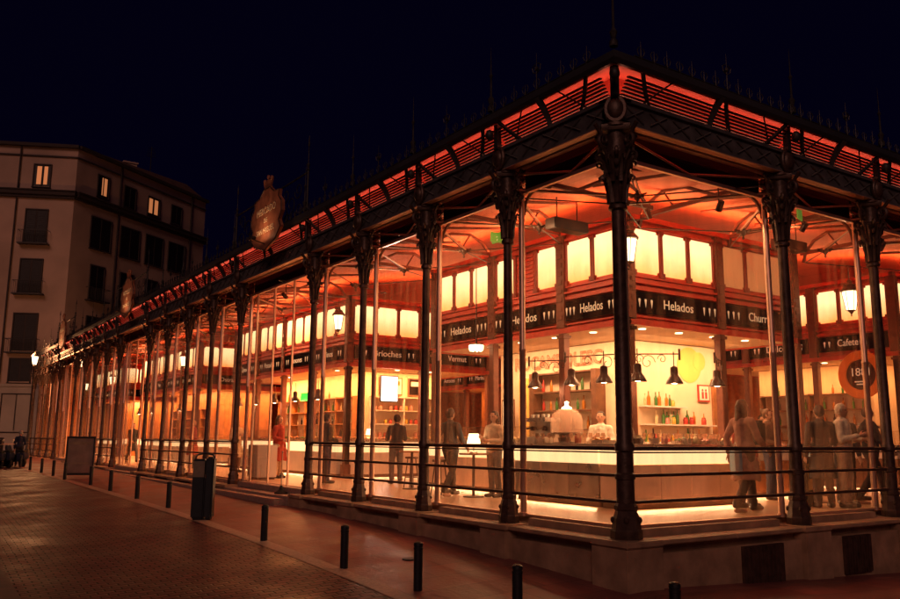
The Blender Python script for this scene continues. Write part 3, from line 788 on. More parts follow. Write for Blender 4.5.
# ------------------------------------------------------------------ stall blocks inside
def notch_panel(b, w, h, d0, d1):
    n = 0.05
    poly = [(-w/2+n, 0), (w/2-n, 0), (w/2-n, n), (w/2, n), (w/2, h-n), (w/2-n, h-n), (w/2-n, h), (-w/2+n, h), (-w/2+n, h-n), (-w/2, h-n), (-w/2, n), (-w/2+n, n)]
    b.prism(poly, 1, d0, d1)
def block(x0, y0, x1, y1, label, xbays, ybays, signs, off=()):
    bl = thing('stall_block', label, 'market stalls', group='stall blocks inside the hall')
    faces = [('S', Matrix.Translation((x0, y0, 0)), x1-x0, xbays), ('W', Matrix.Translation((x0, y1, 0)) @ Matrix.Rotation(-PI/2, 4, 'Z'), y1-y0, ybays),
             ('N', Matrix.Translation((x1, y1, 0)) @ Matrix.Rotation(PI, 4, 'Z'), x1-x0, None), ('E', Matrix.Translation((x1, y0, 0)) @ Matrix.Rotation(PI/2, 4, 'Z'), y1-y0, None)]
    for (fn, MM, ln, bays) in faces:
        e = 0.0 if fn in 'SN' else 0.003
        b = MB(); b.M = MM
        # wall of the frieze (outer face at local y=0, outward = -y)
        b.box((0.02, 0.0+e, 3.56+e), (ln-0.02, 0.08, 5.72-e))
        for (z0, z1, d) in ((3.50, 3.62, 0.07), (3.66, 3.70, 0.05), (4.20, 4.27, 0.06), (4.33, 4.37, 0.09), (4.46, 4.50, 0.05), (5.48, 5.54, 0.06), (5.60, 5.70, 0.12)):
            b.box((-d, -d, z0+e), (ln+d, 0.0+e, z1-e))
        b.build('frieze', M['red'], bl)
        if bays is None: continue
        for bi, (u0, u1, npan, txt, icons) in enumerate(bays):
            pw = (u1-u0-0.24)/npan
            for k in range(npan+1):
                b = MB(); b.M = MM
                u = u0+0.12+k*pw; b.box((u-0.045, -0.055, 4.505), (u+0.045, -0.002, 5.475)); b.box((u-0.075, -0.075, 4.50), (u+0.075, -0.056, 4.60)); b.box((u-0.07, -0.07, 5.40), (u+0.07, -0.056, 5.47))
                b.build('panel_post', M['red_dark'], bl)
            for k in range(npan):
                u = u0+0.12+(k+0.5)*pw
                b = MB(); b.M = MM @ Matrix.Translation((u, 0, 4.56)); notch_panel(b, pw-0.14, 0.88, -0.03, -0.004)
                dim = (fn, bi) in off
                if dim != 'x' and (fn, bi, k) in off:
                    b.bm.free(); b = MB(); b.M = MM
                    for q in range(9): b.box((u-pw/2+0.08, -0.04, 4.6+q*0.095), (u+pw/2-0.08, -0.004, 4.65+q*0.095))
                    b.build('wall_louvre', M['red'], bl); continue
                b.build('lit_panel' if not dim else 'dim_panel', M['panel_off'] if dim else M['panel'], bl)
            if txt:
                b = MB(); b.M = MM; b.box((u0+0.16, -0.085, 3.74), (u1-0.16, -0.052, 4.16))
                sb = b.build('sign_board', M['sign_black'], bl)
                ang = {'S': 0, 'W': -PI/2}[fn]
                mid = MM @ Vector(((u0+u1)/2, -0.089, 3.95))
                w_ = (u1-u0-0.32)
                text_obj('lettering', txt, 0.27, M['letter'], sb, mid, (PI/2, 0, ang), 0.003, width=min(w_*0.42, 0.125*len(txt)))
                # little food pictograms either side of the word
                b = MB(); b.M = MM @ Matrix.Translation(((u0+u1)/2, 0, 3.95))
                for s in (-1, 1):
                    for q in range(icons):
                        cx = s*(w_*0.33 + q*w_*0.072)
                        b.prism([(cx-0.022, 0.02), (cx+0.022, 0.02), (cx, -0.10)], 1, -0.094, -0.087)
                        b.M = b.M @ Matrix.Translation((cx, -0.09, 0.045)) @ Matrix.Rotation(PI/2, 4, 'X'); b.lathe((0, 0, -0.003), [(0.03, 0), (0.03, 0.006)], 10); b.M = MM @ Matrix.Translation(((u0+u1)/2, 0, 3.95))
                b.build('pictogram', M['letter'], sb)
            for u in ((u0, u1) if bi == len(bays)-1 else (u0,)):
                b = MB(); b.M = MM
                b.box((u-0.085, -0.085, 0.1), (u+0.085, 0.085, 3.5), 0.012); b.box((u-0.11, -0.11, 3.40), (u+0.11, 0.11, 3.46)); b.box((u-0.11, -0.13, 0.1), (u+0.11, 0.11, 0.5), 0.01)
                b.box((u-0.12, -0.10, 3.62), (u+0.12, -0.003, 5.7))
                for q in range(10):
                    zz = 3.78+q*0.19
                    b.box((u-0.08, -0.12, zz), (u+0.08, -0.10, zz+0.10), 0.006)
                b.build('inner_column', M['ceiling_rib'], bl)
    b = MB(); b.box((x0+0.1, y0+0.1, 3.52), (x1-0.1, y1-0.1, 3.56)); b.build('stall_ceiling', M['plaster'], bl)
    return bl
H = 'Helados'
def bays(bounds, pans, txts, ic=3):
    return [(bounds[i], bounds[i+1], pans[i], txts[i], ic) for i in range(len(bounds)-1)]
BX = [(0, 2.7), (2.7, 5.4)]
B1 = block(3.5, 3.2, 8.9, 10.04, 'corner stall block with lit cream panels and Helados signs nearest the glass corner',
           bays([0, 2.70, 5.4], [3, 3], [H, 'Churros']), bays([0, 2.51, 4.97, 6.84], [3, 3, 2], [H, H, H]), None, off={('S', 1), ('W', 1, 1)})
B2 = block(3.5, 15.03, 8.9, 25.07, 'second stall block beyond the first side entrance, with Brioches sign',
           bays([0, 2.70, 5.4], [3, 3], ['Brioches', 'Vermut'], 2), bays([0, 2.51, 5.02, 7.53, 10.04], [3]*4, ['Quesos', 'Pescados', 'Jamones', 'Vinos'], 2), None)
B3 = block(3.5, 30.06, 8.9, 40.10, 'third stall block seen through the far part of the colonnade',
           bays([0, 2.70, 5.4], [3, 3], ['Ostras', 'Tapas'], 2), bays([0, 2.51, 5.02, 7.53, 10.04], [3]*4, ['Quesos', 'Pan', 'Frutas', 'Vinos'], 2), None)
B4 = block(3.5, 45.08, 8.9, 52.6, 'farthest stall block at the distant end of the hall',
           bays([0, 2.70, 5.4], [3, 3], ['Tapas', 'Pan'], 2), bays([0, 2.51, 5.02, 7.53], [3]*3, ['Vinos', 'Flores', 'Pan'], 2), None)
B5 = block(13.3, 3.2, 18.7, 10.04, 'stall block across the right hand passage with the Cafeteria sign',
           bays([0, 2.70, 5.4], [3, 3], ['Cafetería', 'Zumos'], 2), bays([0, 2.30, 4.55, 6.84], [3, 3, 3], ['Tostas', 'Dulces', 'Cafetería'], 2), None)
B6 = block(13.3, 15.03, 18.7, 25.07, 'stall block deep inside the hall behind the cross passage',
           bays([0, 2.70, 5.4], [3, 3], ['Arroces', 'Fritos'], 2), bays([0, 2.51, 5.02, 7.53, 10.04], [3]*4, ['Arroces', 'Mariscos', 'Vinos', 'Pan'], 2), None)

# cores (back walls) of the blocks
def core(bl, x0, y0, x1, y1, m):
    b = MB(); b.box((x0, y0, 0.1), (x1, y1, 3.5)); return b.build('back_wall', m, bl)
core(B1, 5.3, 5.0, 8.4, 9.6, M['plaster'])
for bl, (x0, y0, x1, y1) in ((B2, (5.0, 16.6, 7.6, 23.6)), (B3, (5.0, 31.6, 7.6, 38.6)), (B4, (5.0, 46.6, 7.6, 51.6)), (B5, (14.9, 4.8, 17.2, 8.5)), (B6, (14.9, 16.6, 17.2, 23.6))):
    core(bl, x0, y0, x1, y1, M['plaster'] if bl in (B2, B5) else M['wood'])
# painted disc and wooden pilasters on the pale back wall
b = MB(); b.M = Matrix.Translation((7.35, 4.994, 3.05)) @ Matrix.Rotation(PI/2, 4, 'X'); b.lathe((0, 0, 0), [(0.42, 0), (0.42, 0.006)], 32); b.lathe((0.35, 0.1, 0.007), [(0.22, 0), (0.22, 0.004)], 28); b.build('painted_disc', M['plaster_yellow'], B1)
b = MB(); b.box((5.28, 4.93, 0.1), (5.52, 4.998, 2.75), 0.01); b.box((8.1, 4.93, 0.9), (8.36, 4.998, 2.75), 0.01); b.build('pilaster', M['wood'], B1)
b = MB()
for (y0, y1) in ((5.7, 5.86), (7.9, 8.06)): b.box((5.0, y0, 0.1), (5.298, y1, 2.9))
for z in (1.5, 1.95, 2.4, 2.85): b.box((5.02, 5.86, z), (5.298, 7.9, z+0.035))
b.build('wall_shelf', M['wood_dark'], B1)
b = MB(); b.box((5.02, 8.1, 0.9), (5.29, 8.5, 2.8), 0.01); b.build('amber_panel', M['plaster_yellow'], B1)
b = MB(); b.box((5.62, 4.78, 1.62), (8.0, 4.998, 1.65)); b.box((5.62, 4.78, 2.02), (7.0, 4.998, 2.05)); b.box((5.62, 4.78, 1.22), (8.0, 4.998, 1.25)); b.build('wall_shelf', M['white_panel'], B1)
# shop name in rose outlined letters above the shelves
text_obj('shop_lettering', 'ROCAMBOLESC', 0.46, M['neon'], B1, (5.26, 7.35, 3.18), (PI/2, 0, -PI/2), 0.004, width=3.2, outline=0.012)
# striped recess lights in the stall ceiling
for bl, pts in ((B1, [(4.3, 3.6), (5.4, 3.6), (6.5, 3.6), (7.6, 3.6), (3.9, 4.6), (3.9, 5.8), (3.9, 7.0), (3.9, 8.2)]), (B2, [(4.3, 15.6), (5.6, 15.6), (6.9, 15.6), (4.1, 17), (4.1, 19), (4.1, 21)]), (B5, [(13.9, 4), (13.9, 5.6), (14.6, 3.8)])):
    for x, y in pts:
        b = MB(); b.lathe((x, y, 3.507), [(0.075, 0), (0.075, 0.01)], 12); b.build('downlight', M['downlight'], bl)
# their light
area('stall_light', (6.2, 4.1, 3.49), (0, 0.25, -1), 4.6, 0.5, 260, WARM2, B1)
area('stall_light', (4.4, 6.9, 3.49), (0.2, 0, -1), 0.5, 5.0, 230, WARM2, B1)
for bl, x0, y0, yl, pw in ((B2, 3.5, 15.03, 10, 170), (B3, 3.5, 30.06, 10, 210), (B4, 3.5, 45.08, 7.5, 190), (B5, 13.3, 3.2, 6.8, 55), (B6, 13.3, 15.03, 10, 80)):
    area('stall_light', (x0+0.8, y0+yl/2, 3.49), (0.15, 0, -1), 0.4, yl*0.8, pw*2.4, WARM, bl)
    area('stall_light', (x0+2.7, y0+0.8, 3.49), (0, 0.15, -1), 4.2, 0.4, pw*1.6, WARM, bl)
# cove lamps on top of every block light the painted ceiling
for bl, x0, y0, x1, y1 in ((B1, 3.5, 3.2, 8.9, 10.04), (B2, 3.5, 15.03, 8.9, 25.07), (B3, 3.5, 30.06, 8.9, 40.1), (B4, 3.5, 45.08, 8.9, 52.6), (B5, 13.3, 3.2, 18.7, 10.04), (B6, 13.3, 15.03, 18.7, 25.07)):
    yl = y1-y0
    area('cove_lamp', (x0-0.10, (y0+y1)/2, 5.73), (-0.30, 0, 1), 0.16, yl, 17*yl, COVE, bl)
    area('cove_lamp', ((x0+x1)/2, y0-0.10, 5.73), (0, -0.30, 1), x1-x0, 0.16, 17*(x1-x0), COVE, bl)

# ------------------------------------------------------------------ counters and their contents
def counter(name, label, loc, rz, ln, depth=0.7, h=1.12, glow=True, front='counter', glassy=False):
    """long counter; local x = length, front faces local -y"""
    t = thing(name, label, 'counter', loc, rz)
    b = MB(); n = max(1, round(ln/0.9)); w = ln/n
    b.box((0.04, 0.05, 0), (ln-0.04, depth-0.02, 0.1))
    b.build('kick_plate', M['wood_dark'], t)
    b = MB()
    for k in range(n): b.box((k*w+0.004, 0, 0.1), ((k+1)*w-0.004, depth, h-0.36), 0.006)
    b.build('front_panel', M[front], t)
    b = MB(); b.box((0.0, -0.012, h-0.35), (ln, depth, h-0.05), 0.006); b.build('light_band', M['glow_white'] if glow else M['white_panel'], t)
    b = MB(); b.box((-0.03, -0.05, h-0.048), (ln+0.03, depth+0.02, h), 0.008); b.build('worktop', M['steel'], t)
    if glassy:
        b = MB(); b.box((0.05, 0.04, h+0.002), (ln-0.05, 0.052, h+0.34)); b.box((0.05, 0.053, h+0.34), (ln-0.05, depth-0.1, h+0.35)); b.build('sneeze_guard', M['glass2'], t)
    area('kick_light', (ln/2, -0.02, 0.09), (0, -1, -0.35), ln*0.95, 0.03, 5*ln, WARM2, t)
    return t
counter('ice_cream_counter', 'pale backlit counter facing the right hand glass under the hanging lamps', (2.4, 2.25, FZ), 0, 3.2, glassy=False)
counter('ice_cream_counter', 'pale backlit counter running away along the left glass under the hanging lamps', (2.42, 5.4, FZ), -PI/2, 2.4, front='steel')
counter('display_counter', 'long counter of the inner Helados stall behind the standing customers', (3.3, 10.0, FZ), -PI/2, 4.2, front='counter', glassy=True)
counter('display_counter', 'wide counter just inside the first side entrance, below the Brioches sign', (3.6, 15.0, FZ), 0, 5.0, front='white_panel', glassy=True)
counter('display_counter', 'counter along the aisle side of the second stall block', (3.35, 25.0, FZ), -PI/2, 9.6, front='white_panel', glassy=True)
counter('display_counter', 'counter across the passage end of the third stall block', (3.6, 30.0, FZ), 0, 5.0, front='white_panel')
counter('display_counter', 'counter along the aisle side of the third stall block', (3.35, 40.0, FZ), -PI/2, 9.6, front='white_panel')
counter('display_counter', 'counter at the farthest stall block in the hall', (3.35, 52.5, FZ), -PI/2, 7.3, front='white_panel')
counter('cafe_counter', 'dark fronted bar counter of the cafeteria across the right passage', (13.1, 9.9, FZ), -PI/2, 6.6, glow=False, front='wood_dark', glassy=True)
counter('cafe_counter', 'bar counter of the block deep inside the hall', (13.4, 14.9, FZ), 0, 5.0, glow=True, front='wood')
counter('churros_counter', 'low wooden counter at the back wall under the Churros sign', (6.6, 3.3, FZ), 0, 2.2, front='wood', glow=False)

# shelving with goods for the far blocks
def bottle_proto(name, label, m, h=0.3, r=0.038, cat='bottle'):
    b = MB(); b.lathe((0, 0, 0), [(r*0.9, 0), (r, 0.01), (r, h*0.58), (r*0.4, h*0.74), (r*0.33, h*0.97), (r*0.42, h*0.975), (r*0.42, h), (0, h)], 10)
    o = b.build(name, m, None, True); tag(o, label, cat); return o
def jar_proto(name, label, m, h=0.16, r=0.06, cat='jar'):
    b = MB(); b.lathe((0, 0, 0), [(r*0.9, 0), (r, 0.01), (r, h*0.7), (r*0.75, h*0.82), (r*0.8, h*0.83), (r*0.8, h), (0, h)], 10)
    o = b.build(name, m, None, True); tag(o, label, cat); return o
protos = {}
def place_goods(kind, key, pts, label, group, name='bottle', cat='bottle'):
    for p in pts:
        if (kind, key) not in protos:
            f = bottle_proto if kind == 'bottle' else jar_proto
            o = f(name, label, M['b_'+key], cat=cat); protos[(kind, key)] = o
        else:
            src = protos[(kind, key)]; o = src.copy(); COL.objects.link(o)
        o.location = p; o.rotation_euler = (0, 0, random.random()*6); s = random.uniform(0.85, 1.12); o.scale = (s, s, s)
        zs = {1.535: 'lowest', 1.985: 'middle', 2.435: 'highest', 1.252: 'lowest', 1.652: 'middle', 2.052: 'highest', 1.33: 'lowest', 1.78: 'second lowest', 2.23: 'second highest', 2.68: 'highest'}.get(p[2])
        o['label'] = label + (f', on the {zs} shelf' if zs else ''); o['group'] = group
rnd = random.Random(3)
for z in (1.535, 1.985, 2.435):
    ys = [5.98+i*0.155 for i in range(12)]
    for key in ('dark', 'amber', 'green', 'red'):
        sel = [(5.15+rnd.uniform(-.04, .04), y, z) for y in ys if rnd.random() < 0.3]
        place_goods('bottle', key, sel, f'{key} bottle under the rose wall lettering', f'{key} bottles on the wooden shelves')
        ys = [y for y in ys if not any(abs(y-s[1]) < 1e-6 for s in sel)]
for z, x1 in ((1.252, 8.0), (1.652, 8.0), (2.052, 7.0)):
    for key in ('amber', 'green', 'cream'):
        sel = [(x, 4.88, z) for x in [5.7+0.115*i for i in range(int((x1-5.75)/0.115))] if rnd.random() < 0.16]
        place_goods('bottle', key, sel, f'{key} bottle on the pale yellow back wall', f'{key} bottles on the white shelves')
    for key in ('pink', 'yellow', 'red'):
        sel = [(x, 4.88, z) for x in [5.76+0.21*i for i in range(int((x1-5.8)/0.21))] if rnd.random() < 0.3]
        place_goods('jar', key, sel, f'small {key} jar on the pale yellow back wall', f'{key} jars on the white shelves', 'jar', 'jar')
def shelf_unit(label, loc, rz, ln, m='wood', h=2.6, group='shelf units on the stall back walls'):
    t = thing('shelf_unit', label, 'shelf', loc, rz, group)
    b = MB()
    for k in range(int(ln/1.2)+1): b.box((k*ln/int(ln/1.2)-0.02 if k else 0, -0.3, 0), (k*ln/int(ln/1.2)+0.02, 0, h))
    b.build('upright', M[m], t)
    for q, z in enumerate((1.2, 1.65, 2.1, 2.55)):
        b = MB(); b.box((0.0, -0.31, z), (ln, -0.003, z+0.03)); b.build('shelf_board', M[m], t)
    b = MB()
    return t
shelf_spots = [((5.0, 17.0, FZ), -PI/2, 'second block', 6.0, 15.9), ((5.0, 38.0, FZ), -PI/2, 'third block', 6.0, 0)]
shelf_unit('tall wooden shelves on the aisle side wall of the second stall block', (4.99, 23.4, FZ), -PI/2, 6.4)
shelf_unit('tall wooden shelves on the passage side wall of the second stall block', (5.1, 16.58, FZ), 0, 2.4, 'white_panel')
shelf_unit('tall wooden shelves on the aisle side wall of the third stall block', (4.99, 38.4, FZ), -PI/2, 6.4)
shelf_unit('dark shelves behind the cafeteria bar', (14.88, 8.3, FZ), -PI/2, 3.4, 'wood_dark')
for key, pr_ in (('dark', .22), ('amber', .2), ('green', .2), ('cream', .2)):
    sel = []
    for z in (1.33, 1.78, 2.23, 2.68):
        sel += [(4.84, 17.1+0.33*i, z) for i in range(18) if rnd.random() < pr_]
    place_goods('bottle', key, sel, f'{key} bottle in the second block facing the aisle', f'{key} bottles in the second block')
for key, pr_ in (('red', .3), ('yellow', .3), ('pink', .25)):
    sel = []
    for z in (1.33, 1.78, 2.23):
        sel += [(5.25+0.2*i, 16.42, z) for i in range(11) if rnd.random() < pr_]
    place_goods('jar', key, sel, f'{key} jar behind the wide entrance counter', f'{key} jars in the second block', 'jar', 'jar')
for key, pr_ in (('dark', .3), ('amber', .3), ('green', .3)):
    sel = []
    for z in (1.33, 1.78, 2.23, 2.68):
        sel += [(14.72, 5.0+0.3*i, z) for i in range(10) if rnd.random() < pr_]
    place_goods('bottle', key, sel, f'{key} bottle behind the cafeteria bar', f'{key} bottles behind the cafeteria bar')
# goods on worktops (bowls, trays, cups)
def tub_proto():
    b = MB(); b.lathe((0, 0, 0), [(0.08, 0), (0.11, 0.09), (0.12, 0.1), (0.10, 0.1), (0.075, 0.07), (0, 0.06)], 14)
    o = b.build('bowl', M['white_panel'], None, True); tag(o, 'white bowl on the worktop under the hanging lamps', 'bowl', 'bowls on the pale counter'); return o
tb = tub_proto(); tb.location = (3.0, 2.6, 1.225)
for p in ((3.5, 2.65, 1.225), (4.35, 2.6, 1.225), (5.1, 2.65, 1.225), (2.75, 4.3, 1.225)):
    c = tb.copy(); COL.objects.link(c); c.location = p
for key, pts in (('pink', [(3.85, 2.72, 1.222), (4.7, 2.75, 1.222), (2.8, 4.85, 1.222)]), ('cream', [(3.25, 2.8, 1.222), (5.3, 2.8, 1.222), (4.55, 2.55, 1.222)]), ('red', [(4.0, 2.85, 1.222), (2.72, 3.85, 1.222)])):
    place_goods('jar', key, pts, f'{key} jar of toppings on the pale backlit counter', f'{key} topping jars', 'jar', 'jar')
for key, pts in (('dark', [(3.6+0.1, 2.85, 1.222)]), ('amber', [(5.0, 2.85, 1.222), (2.86, 5.1, 1.222)])):
    place_goods('bottle', key, pts, f'{key} syrup bottle on the pale backlit counter', f'{key} syrup bottles')
# glass dome on a pedestal with its lamp
t = thing('glass_dome', 'large glowing glass dome with a bright cap on the pale counter beside the corner column', 'cloche', (2.78, 4.22, 1.22))
b = MB(); b.lathe((0, 0, 0), [(0.26, 0), (0.26, 0.02), (0.06, 0.04), (0.05, 0.14), (0.30, 0.17), (0.33, 0.19), (0.33, 0.205), (0, 0.205)], 24); b.build('stand', M['steel'], t, True)
b = MB(); b.lathe((0, 0, 0.207), [(0.315, 0), (0.315, 0.22), (0.29, 0.34), (0.2, 0.43), (0.07, 0.47), (0.05, 0.47), (0.18, 0.415), (0.27, 0.33), (0.30, 0.22), (0.30, 0)], 24)
mdome, n_, l_, p_ = new_mat('frosted_dome'); p_.inputs['Base Color'].default_value = (0.85, 0.6, 0.45, 1); p_.inputs['Alpha'].default_value = 0.2; p_.inputs['Roughness'].default_value = 0.2
b.build('dome', mdome, t, True)
b = MB(); b.lathe((0, 0, 0.66), [(0.10, 0), (0.09, 0.03), (0.04, 0.05), (0.03, 0.1), (0.045, 0.13), (0, 0.15)], 16); b.build('lit_cap', M['bulb'], t, True)
point('dome_light', (0, 0, 0.55), 6, WARM2, 0.05, t)
# dark till on the counter
t = thing('cash_till', 'dark till with tilted screen on the counter left of the corner column', 'till', (3.0, 3.0-0.35, 1.22), 0.5)
b = MB(); b.box((-0.14, -0.12, 0), (0.14, 0.14, 0.09), 0.01); b.build('till_body', M['lamp_black'], t)
b = MB(); b.M = Matrix.Translation((0, 0.02, 0.09)) @ Matrix.Rotation(-0.35, 4, 'X'); b.box((-0.16, -0.015, 0), (0.16, 0.015, 0.24), 0.008); b.build('till_screen', M['lamp_black'], t)
# framed square notice
t = thing('wall_notice', 'square red rimmed notice hanging on the pale yellow back wall', 'notice', (7.8, 4.97, 2.2))
b = MB(); b.box((-0.2, -0.012, 0), (0.2, 0.02, 0.40)); b.build('frame', M['red'], t)
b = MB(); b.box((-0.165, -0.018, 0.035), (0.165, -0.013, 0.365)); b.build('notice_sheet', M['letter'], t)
b = MB()
for dx in (-0.06, 0.06): b.ball((dx, -0.02, 0.27), 0.032, 1, 0.2, 1, 8, 6); b.box((dx-0.035, -0.024, 0.07), (dx+0.035, -0.019, 0.23))
b.build('pictogram', M['red'], t)

# hanging enamel lamps on scrolled arms
def make_pendant():
    t = thing('pendant_lamp', '', 'lamp')
    b = MB(); b.lathe((0, 0, 0), [(0.165, 0), (0.16, 0.03), (0.125, 0.10), (0.085, 0.155), (0.075, 0.17), (0.075, 0.25), (0.07, 0.32), (0.03, 0.345), (0, 0.35)], 24)
    b.lathe((0, 0, 0.004), [(0.155, 0), (0.11, 0.09), (0.06, 0.14), (0, 0.14)], 24)
    b.build('lamp_shade', M['lamp_black'], t, True)
    b = MB(); b.ball((0, 0, 0.06), 0.045, 1, 1, 1.2, 10, 8); b.build('bulb', M['bulb'], t, True)
    b = MB(); b.tube((0, 0, 0.34), (0, 0, 0.62), 0.01, None, 6); b.build('cord', M['lamp_black'], t)
    point('pendant_light', (0, 0, -0.02), 22, WARM2, 0.05, t)
    return t
pn = make_pendant()
pend = [((3.1, 5.55, 2.36), 'leftmost dark enamel pendant lamp beside the pale mullion above the glass dome'), ((3.1, 4.42, 2.36), 'dark enamel pendant lamp hanging in front of the lower inner column above the glass dome'),
        ((3.1, 3.50, 2.36), 'dark enamel pendant lamp just left of the corner cast iron column'), ((3.28, 2.8, 2.36), 'dark enamel pendant lamp just right of the corner cast iron column'),
        ((4.28, 2.8, 2.36), 'dark enamel pendant lamp alone in front of the pale yellow wall'), ((5.55, 2.8, 2.36), 'dark enamel pendant lamp in front of the wooden pilaster, rightmost of the row')]
for i, (p, lb) in enumerate(pend):
    if i == 0: o = pn; o.location = p; o['label'] = lb
    else: o = dup(pn, p, 0, lb)
    o['group'] = 'pendant lamps over the pale counter'
def lamp_arm(label, p_wall, p_tip):
    t = thing('lamp_arm', label, 'bracket', p_wall, group='scrolled lamp arms')
    a = Vector((0, 0, 0)); v = Vector(p_tip) - Vector(p_wall); b = MB()
    b.tube(a, v, 0.013, None, 6); b.tube(v+Vector((0, 0, 0.10)), v-Vector((0, 0, 0.12)), 0.022, None, 6)
    d = v.normalized()
    for (c0, R, sg) in ((0.30, 0.16, 1), (0.62, 0.10, -1), (0.12, 0.1, 1)):
        pts = []
        for k in range(16):
            th = k*PI*2.4/15; rad = R*(1-k/19); base = d*(v.length*c0)
            pts.append(base + d*(rad*math.cos(th)*sg) + Vector((0, 0, -R*1.0+rad*math.sin(th))))
        b.path(pts, 0.008, 5)
    b.build('arm', M['lamp_black'], t, True)
lamp_arm('scrolled iron arm carrying the leftmost pendant lamps', (3.42, 4.9, 2.92), (3.1, 5.75, 2.95))
lamp_arm('scrolled iron arm reaching left of the corner column', (3.40, 3.2, 2.92), (3.1, 4.6, 2.95))
lamp_arm('scrolled iron arm reaching right over the pale yellow wall', (3.55, 3.15, 2.92), (4.45, 2.8, 2.95))
lamp_arm('scrolled iron arm beside the rightmost pendant lamp', (6.15, 3.12, 2.92), (5.5, 2.8, 2.95))

# lanterns
def make_lantern():
    t = thing('lantern', '', 'lantern')
    b = MB(); b.lathe((0, 0, 0), [(0.10, 0), (0.17, 0.42)], 6); b.build('lantern_glass', M['lantern_glass'], t)
    b = MB()
    for k in range(6):
        a = k*PI/3; b.tube((0.105*math.cos(a), 0.105*math.sin(a), -0.01), (0.178*math.cos(a), 0.178*math.sin(a), 0.43), 0.009, None, 4)
    b.lathe((0, 0, 0.43), [(0.20, 0), (0.21, 0.02), (0.12, 0.13), (0.13, 0.15), (0.06, 0.19), (0.05, 0.26), (0.0, 0.3)], 12)
    b.lathe((0, 0, -0.16), [(0, 0), (0.02, 0.02), (0.01, 0.05), (0.06, 0.12), (0.11, 0.15)], 8)
    b.tube((0, 0, 0.7), (0, 0, 1.05), 0.012, None, 5)
    b.build('lantern_frame', M['iron'], t, True)
    point('lantern_light', (0, 0, 0.2), 240, WARM, 0.12, t)
    d = t.children[-1]
    return t
ln_ = make_lantern()
for i, (p, lb) in enumerate((((3.1, 2.78, 4.62), 'large six sided lantern glowing at the inner corner, beside the corner cast iron column'),
        ((3.1, 15.0, 4.62), 'bright lantern by the second stall block seen left of the third column'),
        ((3.1, 31.2, 4.6), 'lantern glowing far along the side aisle beside the third stall block'), ((3.1, 46.0, 4.5), 'small looking lantern at the farthest stall block'),
        ((10.0, 2.45, 4.3), 'lantern with dark cap hanging in the right passage in front of the Cafeteria block'),
        ((3.1, 60.2-6, 4.5), 'tiny lantern at the very end of the side aisle'))):
    if i == 0: o = ln_; o.location = p; o['label'] = lb
    else: o = dup(ln_, p, 0, lb)
    o['group'] = 'lanterns of the market hall'
# small white chandelier-like cluster
t = thing('cluster_lamp', 'small white crown shaped lamp hanging inside below the third Helados sign', 'lamp', (3.25, 7.9, 3.35))
b = MB()
for k in range(8):
    a = k*PI/4; b.lathe((0.13*math.cos(a), 0.13*math.sin(a), 0), [(0.02, 0), (0.045, 0.05), (0.05, 0.14), (0.02, 0.16)], 8)
b.build('lamp_glass', M['lantern_glass'], t, True)
b = MB(); b.lathe((0, 0, 0.15), [(0.17, 0), (0.16, 0.02), (0.02, 0.05), (0.01, 1.9)], 12); b.build('stem', M['lamp_black'], t)
# bright menu screen below Brioches
t = thing('menu_screen', 'glaring white lit menu screen below the Brioches sign', 'screen', (5.15, 15.35, 2.45))
b = MB(); b.box((-0.33, -0.03, 0), (0.33, 0.03, 0.85), 0.01); b.build('screen_case', M['lamp_black'], t)
b = MB(); b.box((-0.3, -0.04, 0.03), (0.3, -0.031, 0.82)); b.build('screen_face', M['screen_lit'], t)
area('screen_glow', (0, -0.06, 0.4), (0, -1, 0), 0.6, 0.8, 30, (1, 0.8, 0.65), t)
# table lamps
def table_lamp(label, loc, s=1.0):
    t = thing('table_lamp', label, 'lamp', loc); t.scale = (s, s, s)
    b = MB(); b.lathe((0, 0, 0), [(0.07, 0), (0.07, 0.015), (0.012, 0.03), (0.012, 0.18)], 12); b.build('stem', M['steel'], t, True)
    b = MB(); b.lathe((0, 0, 0.16), [(0.12, 0), (0.085, 0.17)], 16); b.build('lamp_shade', M['lantern_glass'], t, True)
    point('table_light', (0, 0, 0.10), 5, WARM2, 0.04, t)
table_lamp('small glowing table lamp on the standing table between two customers', (2.0, 6.25, 1.0), 1.2)
table_lamp('small glowing lamp on the counter behind the person at the second block', (4.4, 15.2, 1.22), 1.1)

# standing tables and stools
def high_table(label, loc):
    t = thing('bar_table', label, 'table', loc, 0, 'standing tables')
    b = MB(); b.lathe((0, 0, 0.86), [(0.3, 0), (0.31, 0.02), (0.31, 0.035), (0, 0.035)], 24); b.build('table_top', M['wood'], t, True)
    b = MB(); b.lathe((0, 0, 0), [(0.22, 0), (0.22, 0.02), (0.03, 0.04), (0.03, 0.86)], 16); b.build('pedestal_leg', M['iron'], t, True)
high_table('round standing table with a glowing lamp behind the left glass', (2.0, 6.25, FZ))
high_table('round standing table behind the right glass beside the dark dressed customers', (7.2, 1.75, FZ))
high_table('round standing table in the aisle near the second side column', (2.3, 9.2, FZ))
def stool(label, loc):
    t = thing('bar_stool', label, 'stool', loc, 0, 'bar stools')
    b = MB(); b.lathe((0, 0, 0.70), [(0.16, 0), (0.17, 0.02), (0.16, 0.05), (0, 0.055)], 18); b.build('seat', M['wood_dark'], t, True)
    for k in range(4):
        a = PI/4+k*PI/2; b = MB(); b.tube((0.19*math.cos(a), 0.19*math.sin(a), 0), (0.1*math.cos(a), 0.1*math.sin(a), 0.7), 0.014, None, 6); b.build('leg', M['iron'], t)
    b = MB(); b.path([(0.165*math.cos(k*PI/8), 0.165*math.sin(k*PI/8), 0.25) for k in range(17)], 0.01, 5); b.build('foot_ring', M['iron'], t)
